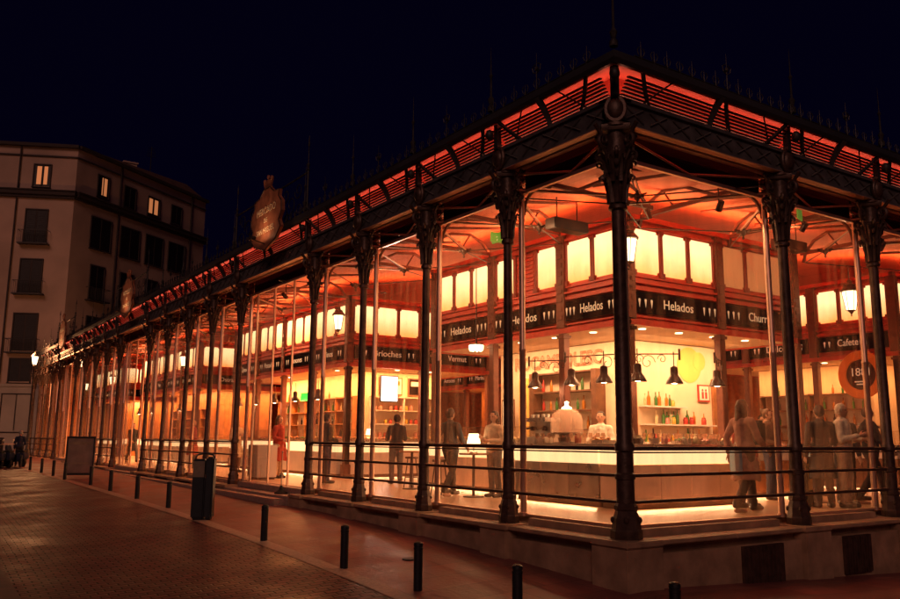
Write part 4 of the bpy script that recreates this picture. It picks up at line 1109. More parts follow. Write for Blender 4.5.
stool('bar stool left of the lit standing table', (1.65, 7.0, FZ)); stool('bar stool at the standing table behind the right glass', (7.6, 2.2, FZ)); stool('bar stool beside the aisle table', (2.6, 9.7, FZ))

# added spot lamps on the glazing head, put in to brighten counters and frieze
def added_spot_lamp(label, loc, aim, w):
    t = thing('added_spot_lamp', label, 'added spotlight', loc, 0, 'added spot lamps along the glass')
    d = (Vector(aim)-Vector(loc)).normalized(); q = d.to_track_quat('Z', 'Y').to_matrix().to_4x4()
    b = MB(); b.M = q; b.lathe((0, 0, -0.14), [(0.05, 0), (0.055, 0.02), (0.06, 0.18), (0.055, 0.18), (0.05, 0.06), (0, 0.06)], 14); b.build('added_lamp_housing', M['lamp_black'], t, True)
    b = MB(); b.tube((0, 0, 0.03), (0, 0, 0.40), 0.012, None, 6); b.build('bracket', M['lamp_black'], t)
    o = area('added_spot_light', d*0.06, d, 0.09, 0.09, w*0.5, WARM2, t)
for i, (l_, a_, w_) in enumerate((((0.75, 3.6, 5.2), (3.2, 4.4, 2.6), 90), ((0.75, 6.3, 5.2), (3.5, 6.3, 2.4), 90), ((0.75, 8.9, 5.2), (3.5, 8.6, 2.4), 80), ((0.75, 13.6, 5.2), (4.6, 15.0, 2.6), 110), ((0.75, 18.9, 5.2), (3.5, 18.6, 2.4), 100), ((0.75, 23.9, 5.2), (3.5, 23, 2.4), 100),
        ((0.75, 31.3, 5.2), (3.5, 32, 2.4), 130), ((0.75, 37, 5.2), (3.5, 37, 2.4), 130), ((0.75, 47, 5.2), (3.5, 47.5, 2.4), 150), ((3.2, 0.75, 5.2), (4.2, 3.2, 2.4), 90), ((5.6, 0.75, 5.2), (5.8, 3.2, 2.6), 45), ((8.3, 0.75, 5.2), (10.5, 4.5, 2.0), 30))):
    added_spot_lamp(f'added black spot lamp under the glazing head, number {i+1} of the row counted from the corner' if False else ('added black spot lamp high behind the ' + ('left' if l_[0] < 1 else 'right') + ' glass, ' + ['nearest the corner', 'second from the corner', 'third from the corner', 'at the first side entrance', 'beyond the first entrance', 'before the second entrance', 'beyond the second entrance', 'before the third entrance', 'at the far end', 'nearest the corner', 'second from the corner', 'third from the corner'][i]), l_, a_, w_)

# hanging heater boxes and exit signs
def heater(label, loc, rz=0):
    t = thing('heater_box', label, 'heater', loc, rz, 'heater boxes under the ceiling')
    b = MB(); b.box((-0.42, -0.14, 0), (0.42, 0.14, 0.2), 0.012); b.build('heater_body', M['lamp_black'], t)
    b = MB()
    for k in range(5): b.box((-0.38, -0.12+k*0.052, -0.006), (0.38, -0.095+k*0.052, -0.001))
    b.build('grille', M['iron'], t)
    b = MB()
    for x in (-0.25, 0.25): b.tube((x, 0, 0.2), (x, 0, 0.62), 0.012, None, 6)
    b.build('hanger', M['lamp_black'], t)
heater('black heater box hanging behind the glass left of the corner column', (1.9, 3.15, 5.1), 0.0)
heater('dark heater box hanging behind the glass right of the second front column', (6.6, 1.7, 5.1), 0.0)
t = thing('exit_sign', 'green emergency exit sign with running figure hanging left of the second side column', 'exit sign', (1.8, 5.15, 5.27), 0)
b = MB(); b.box((-0.02, -0.17, 0), (0.02, 0.17, 0.2), 0.004); b.box((-0.17, -0.02, 0.0), (-0.02, 0.02, 0.2)); b.box((0.02, -0.02, 0), (0.17, 0.02, 0.2)); b.build('sign_case', M['exit_green'], t)
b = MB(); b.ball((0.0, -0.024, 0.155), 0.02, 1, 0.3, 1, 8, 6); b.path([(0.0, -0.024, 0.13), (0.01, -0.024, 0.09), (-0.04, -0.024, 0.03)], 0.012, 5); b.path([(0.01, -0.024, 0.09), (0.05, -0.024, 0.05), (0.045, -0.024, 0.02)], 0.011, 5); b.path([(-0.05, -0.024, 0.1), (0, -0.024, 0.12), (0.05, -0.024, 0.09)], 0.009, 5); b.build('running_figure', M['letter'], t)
t = thing('exit_sign', 'plain pale green emergency sign high behind the glass right of the second front column', 'exit sign', (5.3, 0.6, 5.3), 0.3)
b = MB(); b.box((-0.13, -0.015, 0), (0.13, 0.015, 0.22), 0.006); b.build('sign_case', M['exit_green'], t)
b = MB(); b.tube((0, 0, 0.22), (0, 0, 0.5), 0.008, None, 5); b.build('hanger', M['lamp_black'], t)
t = thing('green_cross_sign', 'small glowing green sign inside left of the fifth column', 'sign', (3.3, 17.6, 2.5), 0)
b = MB(); b.box((-0.03, -0.45, 0.0), (0.03, 0.45, 0.28), 0.01); b.build('sign_face', M['green_sign'], t)
# orange ring sign of the cafeteria
t = thing('ring_sign', 'large orange ring sign with a dark disc below the Cafeteria sign', 'sign', (13.05, 4.05, 3.05), 0)
MMr = Matrix.Rotation(-PI/2, 4, 'Y')
b = MB(); b.M = MMr; b.lathe((0, 0, 0), [(0.42, 0), (0.62, 0), (0.64, 0.03), (0.62, 0.06), (0.42, 0.06), (0.40, 0.03), (0.42, 0)], 40); b.build('ring', M['orange'], t, True)
b = MB(); b.M = MMr; b.lathe((0, 0, 0.01), [(0, 0), (0.40, 0), (0.40, 0.02), (0, 0.02)], 32); b.build('disc', M['lamp_black'], t)
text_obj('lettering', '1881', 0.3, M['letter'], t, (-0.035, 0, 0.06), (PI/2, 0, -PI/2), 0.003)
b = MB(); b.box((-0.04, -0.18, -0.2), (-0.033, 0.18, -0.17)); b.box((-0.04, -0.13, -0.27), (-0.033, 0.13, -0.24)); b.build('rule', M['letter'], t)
b = MB(); b.tube((0, 0, 0.6), (0, 0, 0.95), 0.012, None, 5); b.build('hanger', M['lamp_black'], t)
# chalk board reading Bar
t = thing('bar_sign', 'dark floor sign reading Bar with a yellow sheet below, behind the second front column', 'sign', (6.05, 1.25, FZ), 0.35)
b = MB(); b.box((-0.2, -0.03, 0), (0.2, 0.03, 1.15), 0.01); b.build('board', M['sign_black'], t)
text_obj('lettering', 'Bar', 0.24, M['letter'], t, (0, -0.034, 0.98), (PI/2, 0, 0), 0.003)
b = MB(); b.box((-0.15, -0.036, 0.3), (0.15, -0.031, 0.78)); b.build('sheet', M['b_yellow'], t)
# hanging sign of the hall inside the entrance
t = thing('hanging_sign', 'dark hanging banner with the market name inside the side entrance', 'sign', (4.6, 15.35, 3.05), -0.06)
# white cabinet and stanchion near the entrance
t = thing('white_cabinet', 'plain white cabinet standing just inside the first side entrance', 'cabinet', (0.98, 15.4, FZ), 0.0)
b = MB(); b.box((-0.3, -0.38, 0.06), (0.3, 0.38, 0.98), 0.01); b.build('cabinet_body', M['white_panel'], t)
b = MB(); b.box((-0.26, -0.34, 0), (0.26, 0.34, 0.06)); b.build('plinth_base', M['wood_dark'], t)
b = MB(); b.box((-0.31, -0.02, 0.45), (-0.302, 0.02, 0.6)); b.build('handle', M['steel'], t)
t = thing('barrier_post', 'thin barrier post with a dark cone foot on the entrance step', 'post', (-0.1, 11.35, -0.06), 0.0)
b = MB(); b.lathe((0, 0, 0), [(0.17, 0), (0.16, 0.03), (0.05, 0.10), (0.03, 0.2)], 16); b.build('foot', M['rubber'], t, True)
b = MB(); b.tube((0, 0, 0.15), (0, 0, 1.0), 0.012, None, 8); b.box((-0.035, -0.035, 0.36), (0.035, 0.035, 0.50), 0.008); b.ball((0, 0, 1.0), 0.025, 1, 1, 1, 8, 6); b.build('shaft', M['steel'], t)


# pendants, hams and garlands over the farther stalls
far_p = [((3.15, 16.4, 2.5), 'first'), ((3.15, 18.2, 2.5), 'second'), ((3.15, 20.0, 2.5), 'third'), ((3.15, 21.8, 2.5), 'fourth'), ((3.15, 23.6, 2.5), 'fifth')]
for p, w_ in far_p:
    o = dup(pn, p, 0, f'dark pendant lamp over the second stall block, {w_} from the near end', 'pendant lamps of the second stall block')
for i, p in enumerate(((3.15, 31.5, 2.5), (3.15, 34.0, 2.5), (3.15, 36.5, 2.5), (3.15, 39, 2.5))):
    o = dup(pn, p, 0, f'pendant lamp over the third stall block, {("nearest", "second", "third", "farthest")[i]} of four', 'pendant lamps of the third stall block')
def poster(label, loc, rz, w, h, m1, m2, cat='picture'):
    t = thing('framed_picture', label, cat, loc, rz)
    b = MB(); b.box((-w/2, -0.02, 0), (w/2, 0.015, h)); b.build('frame', M['wood_dark'], t)
    b = MB(); b.box((-w/2+0.04, -0.026, 0.04), (w/2-0.04, -0.021, h-0.04)); b.build('sheet', M[m1], t)
    b = MB(); b.box((-w/2+0.1, -0.03, h*0.55), (w/2-0.1, -0.027, h-0.12)); b.build('printed_block', M[m2], t)
poster('tall framed menu on the inner wall beside the amber panel', (5.0, 8.9, 1.5), -PI/2, 0.5, 0.8, 'letter', 'b_red')
poster('red and cream menu board behind the wide counter left of the bright screen', (5.9, 16.55, 2.0+0.75), 0, 0.9, 0.6, 'letter', 'b_amber')
poster('dark menu board in the second stall block above the jars', (7.0, 16.55, 2.75), 0, 0.8, 0.6, 'sign_black', 'letter')
# steel equipment on the counters
def machine(label, loc, rz, m='steel'):
    t = thing('coffee_machine', label, 'machine', loc, rz)
    b = MB(); b.box((-0.36, -0.22, 0), (0.36, 0.24, 0.12), 0.02); b.box((-0.34, 0.0, 0.12), (0.34, 0.22, 0.42), 0.02); b.box((-0.38, -0.2, 0.42), (0.38, 0.25, 0.5), 0.02); b.build('machine_body', M[m], t)
    b = MB()
    for x in (-0.18, 0.18): b.tube((x, -0.05, 0.3), (x, -0.24, 0.28), 0.02, None, 8); b.lathe((x, -0.05, 0.24), [(0.045, 0), (0.05, 0.08), (0, 0.1)], 10)
    b.build('group_head', M['lamp_black'], t, True)
    for x in (-0.25, -0.1, 0.08, 0.22):
        b = MB(); b.lathe((x, 0.02, 0.502), [(0.03, 0), (0.045, 0.07), (0.04, 0.07), (0.028, 0.01), (0, 0.01)], 10); b.build('cup', M['white_panel'], t, True)
machine('steel coffee machine on the cafeteria bar below the ring sign', (13.5, 4.4, 1.22), -PI/2)
machine('steel machine on the counter near the dark shelves left of the glass dome', (2.8, 5.05, 1.22), -PI/2)
machine('steel coffee machine on the wide counter inside the side entrance', (7.2, 15.35, 1.22), 0)


rt = random.Random(11)
def make_tray(m):
    t = thing('food_tray', '', 'tray')
    b = MB(); b.box((-0.17, -0.13, 0), (0.17, 0.13, 0.02)); b.box((-0.18, -0.14, 0.005), (-0.17, 0.14, 0.06)); b.box((0.17, -0.14, 0.005), (0.18, 0.14, 0.06)); b.box((-0.17, -0.14, 0.005), (0.17, -0.13, 0.06)); b.box((-0.17, 0.13, 0.005), (0.17, 0.14, 0.06))
    b.build('tray', M['steel'], t)
    b = MB()
    for k in range(26):
        r = 0.03+0.012*rt.random(); b.ball((rt.uniform(-.13, .13), rt.uniform(-.09, .09), 0.04+0.06*rt.random()), r, 1, 1, 0.8, 7, 5)
    b.build('food_pile', M[m], t, True)
    return t
tray = {}
def put_tray(m, loc, rz, label, grp):
    if m not in tray: t = tray[m] = make_tray(m); t.location = loc; t.rotation_euler = (0, 0, rz); t['label'] = label
    else: t = dup(tray[m], loc, rz, label)
    t['group'] = grp
cn = {'b_amber': 'golden pastries', 'b_red': 'red fruit', 'b_green': 'green olives', 'b_cream': 'pale buns', 'b_pink': 'pink seafood'}
ks = list(cn)
for i in range(9):
    m = ks[(i*2+1) % 5]; put_tray(m, (3.75, 9.7-0.44*i, 1.222), PI/2, f'tray of {cn[m]} on the counter of the inner Helados stall', f'{cn[m]} trays, inner stall')
for i in range(10):
    m = ks[(i*3) % 5]; put_tray(m, (3.95+0.46*i, 15.3, 1.222), 0, f'tray of {cn[m]} on the wide counter inside the side entrance', f'{cn[m]} trays, wide counter')
for i in range(20):
    m = ks[(i*3+i//4) % 5]; put_tray(m, (3.75, 24.7-0.46*i, 1.222), PI/2, f'tray of {cn[m]} on the aisle counter of the second block', f'{cn[m]} trays, second block')
for i in range(5):
    m = ks[(i*2) % 5]; put_tray(m, (4.05+0.27*0+0.36*i, 2.62+0.12*(i % 2), 1.222) if i else (2.86, 3.3, 1.222), 0, f'tray of {cn[m]} on the pale counter by the corner column', f'{cn[m]} trays, pale counter')
def glass_proto():
    b = MB(); b.lathe((0, 0, 0), [(0.035, 0), (0.035, 0.004), (0.006, 0.01), (0.006, 0.08), (0.035, 0.11), (0.042, 0.15), (0.034, 0.19), (0.031, 0.19), (0.038, 0.15), (0.03, 0.115), (0, 0.10)], 12)
    o = b.build('wine_glass', M['clear_shiny'], None, True); return tag(o, 'stemmed glass standing on the pale backlit counter', 'glass', 'stemmed glasses on the pale counter')
g0 = glass_proto(); g0.location = (3.0, 2.42, 1.222)
for i in range(18):
    c = g0.copy(); COL.objects.link(c); c.location = (3.12+0.13*i+rt.uniform(-.02, .02), 2.42+rt.uniform(-.03, .06), 1.222)
for i in range(12):
    c = g0.copy(); COL.objects.link(c); c['label'] = 'stemmed glass on the counter arm running away along the left glass'; c['group'] = 'stemmed glasses on the left counter arm'; c.location = (2.56+rt.uniform(-.02, .04), 3.0+0.17*i, 1.222)
# ------------------------------------------------------------------ people
def capsule(b, p0, p1, r0, r1, seg=12):
    p0 = Vector(p0); p1 = Vector(p1); d = p1-p0
    q = d.to_track_quat('Z', 'Y') if d.length > 1e-6 else Matrix.Identity(3).to_quaternion()
    prof = [(0, -r0)] + [(r0*math.cos(a), r0*math.sin(a)) for a in (-1.1, -0.6, 0)] + [(r1*math.cos(a), d.length+r1*math.sin(a)) for a in (0, 0.6, 1.1)] + [(0, d.length+r1)]
    M0 = b.M; b.M = M0 @ Matrix.Translation(p0) @ q.to_matrix().to_4x4(); b.lathe((0, 0, 0), prof, seg); b.M = M0
fold = bpy.data.textures.new('folds', 'CLOUDS'); fold.noise_scale = 0.07; fold.noise_depth = 3
def blob(name, fn, voxel, smooth=3, folds=0):
    b = MB(); fn(b); me = bpy.data.meshes.new(name)
    bmesh.ops.recalc_face_normals(b.bm, faces=b.bm.faces[:]); b.bm.to_mesh(me); b.bm.free()
    o = bpy.data.objects.new('tmp', me); COL.objects.link(o)
    r = o.modifiers.new('r', 'REMESH'); r.mode = 'VOXEL'; r.voxel_size = voxel; r.use_smooth_shade = True
    s = o.modifiers.new('s', 'SMOOTH'); s.factor = 0.5; s.iterations = smooth
    if folds:
        dm = o.modifiers.new('d', 'DISPLACE'); dm.texture = fold; dm.strength = folds; dm.mid_level = 0.5
    dg = bpy.context.evaluated_depsgraph_get(); dg.update()
    out = bpy.data.meshes.new_from_object(o.evaluated_get(dg)); bpy.data.objects.remove(o); out.name = name
    for p in out.polygons: p.use_smooth = True
    return out
def lerp(a, b_, t): return tuple(a[i]+(b_[i]-a[i])*t for i in range(3))
POSES = {
 # hands: (elbow, wrist) for left(+x) and right(-x); legs: (knee, ankle)
 'stand': dict(arms=[((.24, .03, 1.13), (.25, -.06, .87)), ((-.24, .02, 1.13), (-.16, -.24, 1.06))], legs=[((.10, -.02, .50), (.11, .02, .08)), ((-.10, -.01, .50), (-.12, .01, .08))]),
 'walk': dict(arms=[((.25, .12, 1.15), (.24, .10, .90)), ((-.24, -.06, 1.14), (-.22, -.25, .98))], legs=[((.10, -.20, .52), (.10, -.24, .09)), ((-.10, .06, .50), (-.10, .30, .15))]),
 'hold': dict(arms=[((.25, -.02, 1.13), (.12, -.28, 1.14)), ((-.25, -.02, 1.13), (-.12, -.27, 1.20))], legs=[((.11, -.03, .50), (.12, .02, .08)), ((-.10, .02, .50), (-.10, .04, .08))]),
}
mesh_cache = {}
def person_parts(pose, coat):
    key = (pose, coat)
    if key in mesh_cache: return mesh_cache[key]
    P_ = POSES[pose]
    def hand(b, w, e, s):
        w = Vector(w); e = Vector(e); d = (w-e).normalized(); side = Vector((s, 0, 0)); side = (side - d*side.dot(d)).normalized(); nrm = d.cross(side).normalized()
        capsule(b, w, w+d*0.085, 0.030, 0.034, 8); 
        for k, ln in enumerate((0.062, 0.074, 0.070, 0.055)):
            off = nrm*(-0.033+0.022*k); a = w+d*0.10+off; m_ = a+d*ln*0.55-side*0.006; t_ = m_+d*ln*0.45-side*0.022
            capsule(b, a, m_, 0.0092, 0.0088, 6); capsule(b, m_, t_, 0.0088, 0.0075, 6)
        th = w+d*0.035-nrm*0.03; capsule(b, th, th+d*0.035-nrm*0.03, 0.012, 0.010, 6); capsule(b, th+d*0.035-nrm*0.03, th+d*0.065-nrm*0.035, 0.010, 0.008, 6)
    def body(b):
        capsule(b, (0, 0.0, 1.60), (0, -0.005, 1.655), 0.078, 0.085, 14); capsule(b, (0, -0.025, 1.565), (0, -0.035, 1.60), 0.045, 0.06, 10)   # skull, jaw
        capsule(b, (0, -0.098, 1.605), (0, -0.090, 1.635), 0.013, 0.008, 6)  # nose
        capsule(b, (-0.022, -0.086, 1.567), (0.022, -0.086, 1.567), 0.007, 0.007, 6)  # lips
        for s in (-1, 1):
            capsule(b, (s*0.084, 0.005, 1.60), (s*0.088, 0.01, 1.63), 0.013, 0.016, 6)
            capsule(b, (s*0.033, -0.078, 1.65), (s*0.05, -0.07, 1.65), 0.010, 0.010, 6)   # brow
        capsule(b, (0, 0.01, 1.44), (0, 0.005, 1.57), 0.055, 0.05, 10)
        capsule(b, (0, 0, 1.20), (0, 0.01, 1.38), 0.115, 0.12); capsule(b, (-.13, .01, 1.40), (.13, .01, 1.40), 0.06, 0.06); capsule(b, (0, 0, .98), (0, 0, 1.15), 0.12, 0.10)
        capsule(b, (-.06, 0.01, .95), (.06, 0.01, .95), 0.105, 0.105)
        for s, (el, wr), (kn, an) in ((1, P_['arms'][0], P_['legs'][0]), (-1, P_['arms'][1], P_['legs'][1])):
            capsule(b, (s*.18, .01, 1.40), el, 0.05, 0.038); capsule(b, el, wr, 0.038, 0.026); hand(b, wr, el, s)
            capsule(b, (s*.09, 0, .92), kn, 0.085, 0.055); capsule(b, kn, an, 0.052, 0.036)
            capsule(b, (an[0], an[1]+.02, .04), (an[0]*1.1, an[1]-.16, .032), 0.036, 0.03, 8)
    def jacket(b):
        capsule(b, (0, 0, 1.20), (0, 0.01, 1.37), 0.142, 0.145); capsule(b, (-.14, .01, 1.40), (.14, .01, 1.40), 0.078, 0.078); capsule(b, (0, 0.01, 1.44), (0, 0.01, 1.48), 0.075, 0.065)
        capsule(b, (-.05, 0, 1.0), (.05, 0, 1.0), 0.14, 0.14); capsule(b, (0, 0, 1.0), (0, 0, 1.2), 0.15, 0.135)
        for s, (el, wr) in ((1, P_['arms'][0]), (-1, P_['arms'][1])):
            capsule(b, (s*.18, .01, 1.40), el, 0.070, 0.058); capsule(b, el, lerp(el, wr, 0.92), 0.057, 0.045)
        if coat:
            b.lathe((0, 0.01, 0), [(0, 0.50), (0.235, 0.50), (0.225, 0.56), (0.185, 0.80), (0.155, 0.98), (0.12, 1.08), (0, 1.1)], 20, sx=1.0, sy=0.82)
            capsule(b, (.12, -.10, .82), (.15, -.15, .515), 0.05, 0.045); capsule(b, (-.12, -.08, .82), (-.16, -.12, .515), 0.05, 0.045); capsule(b, (.02, .12, .82), (.05, .17, .515), 0.05, 0.045)
    def trousers(b):
        capsule(b, (-.06, 0.01, .95), (.06, 0.01, .95), 0.125, 0.125)
        for s, (kn, an) in ((1, P_['legs'][0]), (-1, P_['legs'][1])):
            capsule(b, (s*.09, 0, .92), kn, 0.105, 0.075); capsule(b, kn, lerp(kn, an, 0.94), 0.073, 0.062)
    def shoes(b):
        for s, (kn, an) in ((1, P_['legs'][0]), (-1, P_['legs'][1])):
            z = an[2]-0.08
            capsule(b, (an[0], an[1]+.03, .05+z), (an[0]*1.12, an[1]-.17, .04+z), 0.05, 0.04, 10); capsule(b, (an[0], an[1]+.02, .06+z), (an[0], an[1]+.01, .12+z), 0.052, 0.05, 10)
    r = dict(body=blob('person_body', body, 0.0085, 2), jacket=blob('jacket', jacket, 0.014, 3, 0.022), trousers=blob('trousers', trousers, 0.014, 3, 0.022), shoes=blob('shoes', shoes, 0.012, 2))
    mesh_cache[key] = r
    return r
def hair_mesh(style):
    if style in mesh_cache: return mesh_cache[style]
    def f(b):
        capsule(b, (0, 0.02, 1.63), (0, 0.012, 1.675), 0.09, 0.088, 14)
        if style == 'long':
            for s in (-1, 1): capsule(b, (s*.06, .03, 1.64), (s*.075, .04, 1.42), 0.05, 0.045)
            capsule(b, (0, .06, 1.62), (0, .075, 1.38), 0.07, 0.07)
        if style == 'bun': capsule(b, (0, .09, 1.70), (0, .11, 1.72), 0.045, 0.045)
        if style == 'hood':
            capsule(b, (0, 0.045, 1.60), (0, 0.03, 1.68), 0.115, 0.10, 14); capsule(b, (0, .05, 1.47), (0, .05, 1.6), 0.10, 0.11)
    mesh_cache[style] = blob('hair', f, 0.011, 2, 0.03); return mesh_cache[style]
def person(label, loc, rz, h=1.82, pose='stand', coat=False, top='black', legs='grey', hair='dark', style='short', z=FZ):
    t = thing('person', label, 'person', (loc[0], loc[1], z), rz, 'people in and around the market'); s = h/1.76; t.scale = (s, s, s)
    pp = person_parts(pose, coat)
    def put(name, me, m, par):
        o = bpy.data.objects.new(name, me); COL.objects.link(o); o.parent = par
        if not me.materials: me.materials.append(m)
        o.material_slots[0].link = 'OBJECT'; o.material_slots[0].material = m; return o
    bd = put('body', pp['body'], M['skin'], t)
    put('jacket', pp['jacket'], M['cloth_'+top], t); put('trousers', pp['trousers'], M['cloth_'+legs], t); put('shoes', pp['shoes'], M['shoe'], t)
    put('hair' if style != 'hood' else 'hood', hair_mesh(style), M['hair_'+hair] if style != 'hood' else M['cloth_'+top], t)
    for sx in (-1, 1):
        b = MB(); b.ball((sx*0.034, -0.083, 1.632), 0.011, 1, 0.7, 0.8, 8, 6); b.build('eye', M['eye'], bd, True)
    return t
person('person with long brown hair in a pale rose coat behind the right glass', (3.95, 1.05), PI*0.45, 1.9, 'walk', True, 'rose', 'black', 'brown', 'long')
person('person in dark clothes striding left behind the glass beside the lit table lamp', (1.75, 6.75), PI*0.6, 1.84, 'walk', False, 'black', 'black', 'dark', 'short')
person('person in a light top with dark bobbed hair at the standing table', (2.35, 6.0), -PI*0.45, 1.78, 'hold', False, 'beige', 'grey', 'dark', 'long')
person('person in red clothes inside the first side entrance', (1.55, 15.6), PI*0.2, 1.86, 'stand', True, 'red', 'beige', 'brown', 'long')
person('person in black half hidden behind the fifth column', (1.6, 12.45), PI*0.5, 1.84, 'stand', False, 'black', 'navy', 'dark', 'short')
person('person in dark clothes with a backpack below the Brioches screen', (3.15, 11.4), PI*0.95, 1.84, 'hold', False, 'black', 'grey', 'dark', 'short')
person('person with pale hair and red coat far along the side aisle', (1.7, 24.5), PI*0.3, 1.86, 'stand', True, 'red', 'black', 'grey', 'short')
person('person in a dark coat standing right of the second front column', (6.05, 0.95), PI*0.8, 1.86, 'stand', True, 'black', 'black', 'dark', 'short')
person('person in a pale cap and light jacket between two dark dressed people', (6.45, 0.75), PI*0.1, 1.9, 'hold', False, 'white', 'beige', 'cap', 'short')
person('person in navy jacket behind the rail right of the pale cap', (7.2, 1.2), -PI*0.2, 1.86, 'stand', False, 'navy', 'black', 'dark', 'short')
person('person in brown jacket behind the second front column, deeper inside', (7.0, 2.7), PI*0.1, 1.86, 'stand', False, 'brown', 'denim', 'brown', 'bun')
person('person in black at the far right behind the third front column', (7.7, 0.95), PI*0.3, 1.88, 'walk', False, 'black', 'black', 'dark', 'short')
person('person in a red top next to the pale rose coat', (4.9, 1.75), PI*0.0, 1.82, 'stand', False, 'red', 'brown', 'blonde', 'long')
person('person in rose coat among the crowd before the cafeteria', (9.2, 3.0), PI*0.15, 1.86, 'hold', True, 'rose', 'black', 'brown', 'long')
person('person in grey standing deep in the right passage', (10.3, 5.2), -PI*0.1, 1.86, 'stand', False, 'grey', 'denim', 'dark', 'short')
person('person in beige coat far down the side aisle near the fourth entrance bay', (1.9, 20.2), PI*0.1, 1.84, 'hold', True, 'beige', 'brown', 'dark', 'long')
person('person in dark coat at the distant end of the aisle', (1.6, 33.5), PI*0.1, 1.84, 'walk', True, 'black', 'grey', 'dark', 'short')
person('stall keeper in a white jacket behind the pale counter left of the corner', (4.35, 4.9), -PI*0.3, 1.8, 'hold', False, 'white', 'black', 'dark', 'short')
# bags
t = thing('backpack', 'black backpack on the back of the pale rose coat', 'backpack', (4.27, 1.0, FZ+1.12), PI*0.45)
b = MB(); b.box((-0.14, -0.09, 0), (0.14, 0.09, 0.42), 0.05); b.build('pack', M['cloth_black'], t, True)
b = MB(); b.box((-0.10, -0.02+0.11, 0.05), (0.10, 0.12+0.01, 0.22), 0.02); b.build('pocket', M['cloth_grey'], t, True)
t = thing('shopping_bag', 'pale blue paper bag held beside the rose coat', 'bag', (3.62, 0.98, FZ+0.62), PI*0.3)
b = MB(); b.box((-0.15, -0.06, 0), (0.15, 0.06, 0.42), 0.008); b.build('bag_body', M['cloth_blue'], t)
b = MB(); b.path([(-0.07, 0, 0.42), (-0.06, 0, 0.5), (0, 0, 0.54), (0.06, 0, 0.5), (0.07, 0, 0.42)], 0.006, 5); b.build('handle', M['cloth_white'], t)

# ------------------------------------------------------------------ apartment house
Ax, Ay = 2.45, 61.5
apt = thing('apartment_house', 'corner apartment house with dark balconied windows, three of them lit under the roof', 'building', (Ax, Ay, 0))
ang_r = math.atan2(0.575, 0.818); ang_l = math.atan2(-0.431, 0.902)
MR = Matrix.Rotation(ang_r, 4, 'Z')                                   # local x runs along the right face, outward = -y
ML = Matrix.Rotation(ang_l, 4, 'Z') @ Matrix.Translation((-40, 0, 0)) # local x runs towards the corner, ends at 40
LR = 16.3
def win(MMx, u0, u1, z0, z1, lit=None, rail=False, shut=True):
    b = MB(); b.M = MMx; b.box((u0, -0.03, z0), (u1, -0.005, z1)); f = b.build('window', M['shutter'], apt)
    b = MB(); b.M = MMx
    fr = 0.09
    b.box((u0-fr, -0.10, z0-fr), (u0, -0.004, z1+fr)); b.box((u1, -0.10, z0-fr), (u1+fr, -0.004, z1+fr)); b.box((u0, -0.10, z1), (u1, -0.004, z1+fr)); b.box((u0-0.12, -0.14, z0-0.16), (u1+0.12, -0.004, z0-0.092))
    mid = (u0+u1)/2; b.box((mid-0.05, -0.06, z0), (mid+0.05, -0.031, z1))
    b.build('window_frame', M['cornice'], f)
    if not lit:
        for s in (0, 1):
            a0 = u0+0.04+s*(mid-u0); a1 = a0+(mid-u0)-0.1
            b = MB(); b.M = MMx
            n = int((z1-z0)/0.12)
            for k in range(n): b.box((a0, -0.055, z0+0.05+k*0.12), (a1, -0.031, z0+0.13+k*0.12))
            b.build('shutter', M['shutter'], f)
    else:
        for (a, c_) in lit:
            b = MB(); b.M = MMx; b.box((a, -0.045, z0+0.12), (c_, -0.031, z1-0.1)); b.build('lit_pane', M['window_lit'], f)
    if rail:
        b = MB(); b.M = MMx
        b.box((u0-0.35, -0.62, z0-0.22), (u1+0.35, -0.005, z0-0.13))
        n = int((u1-u0+0.7)/0.13)
        for k in range(n+1):
            u = u0-0.33+k*(u1-u0+0.66)/n; b.tube((u, -0.58, z0-0.13), (u, -0.58, z0+0.85), 0.013, None, 4)
        b.tube((u0-0.34, -0.58, z0+0.86), (u1+0.34, -0.58, z0+0.86), 0.025, None, 5); 
        for u in (u0-0.33, u1+0.33): b.tube((u, -0.58, z0+0.86), (u, 0, z0+0.86), 0.02, None, 4)
        b.build('balcony', M['iron_dark'], apt)
# walls as one closed prism
import mathutils
pR = MR @ Vector((LR, 0, 0)); pL = ML @ Vector((0, 0, 0)); pRb = MR @ Vector((LR, 14, 0)); pLb = ML @ Vector((0, 14, 0)); pM = Vector((4, 16, 0))
foot = [(pL.x, pL.y), (0, 0), (pR.x, pR.y), (pRb.x, pRb.y), (pM.x, pM.y), (pLb.x, pLb.y)]
b = MB(); b.prism(foot, 2, -1, 24.1); b.build('wall', M['facade'], apt)
for MMx, L0, L1 in ((MR, 0, LR), (ML, 0, 40)):
    b = MB(); b.M = MMx; b.box((L0 + (0.02 if MMx is MR else 0), -0.42, 20.10), (L1+0.15, -0.002, 20.42), 0.02); b.box((L0, -0.25, 19.9), (L1+0.08, -0.003, 20.098)); b.box((L0, -0.5, 20.424), (L1+0.2, -0.003, 20.52)); 
    b.box((L0, -0.35, 24.1), (L1+0.1, 0.3, 24.35)); b.box((L0, -0.12, 23.3), (L1+0.02, -0.003, 23.42))
    b.build('cornice', M['cornice'], apt)
    b = MB(); b.M = MMx; b.box((L0, -0.06, -1), (L1+(0.03), -0.002, 5.0)); b.box((L0, -0.14, 5.001), (L1+0.06, -0.002, 5.2)); b.build('ground_floor_band', M['facade2'], apt)
# low tiled roof
b = MB(); top = [b.v((x, y, 24.36)) for x, y in foot]; apex = [b.v((x*0.8+1.2, y*0.55+6, 26.2)) for x, y in foot]
for i in range(6): b.face([top[i], top[(i+1) % 6], apex[(i+1) % 6], apex[i]])
b.face(apex); b.build('roof', M['tile'], apt)
b = MB(); b.box((6, 12, 25.6), (7.2, 13, 27.6)); b.box((5.9, 11.9, 27.6), (7.3, 13.1, 27.75)); b.build('chimney', M['facade'], apt)
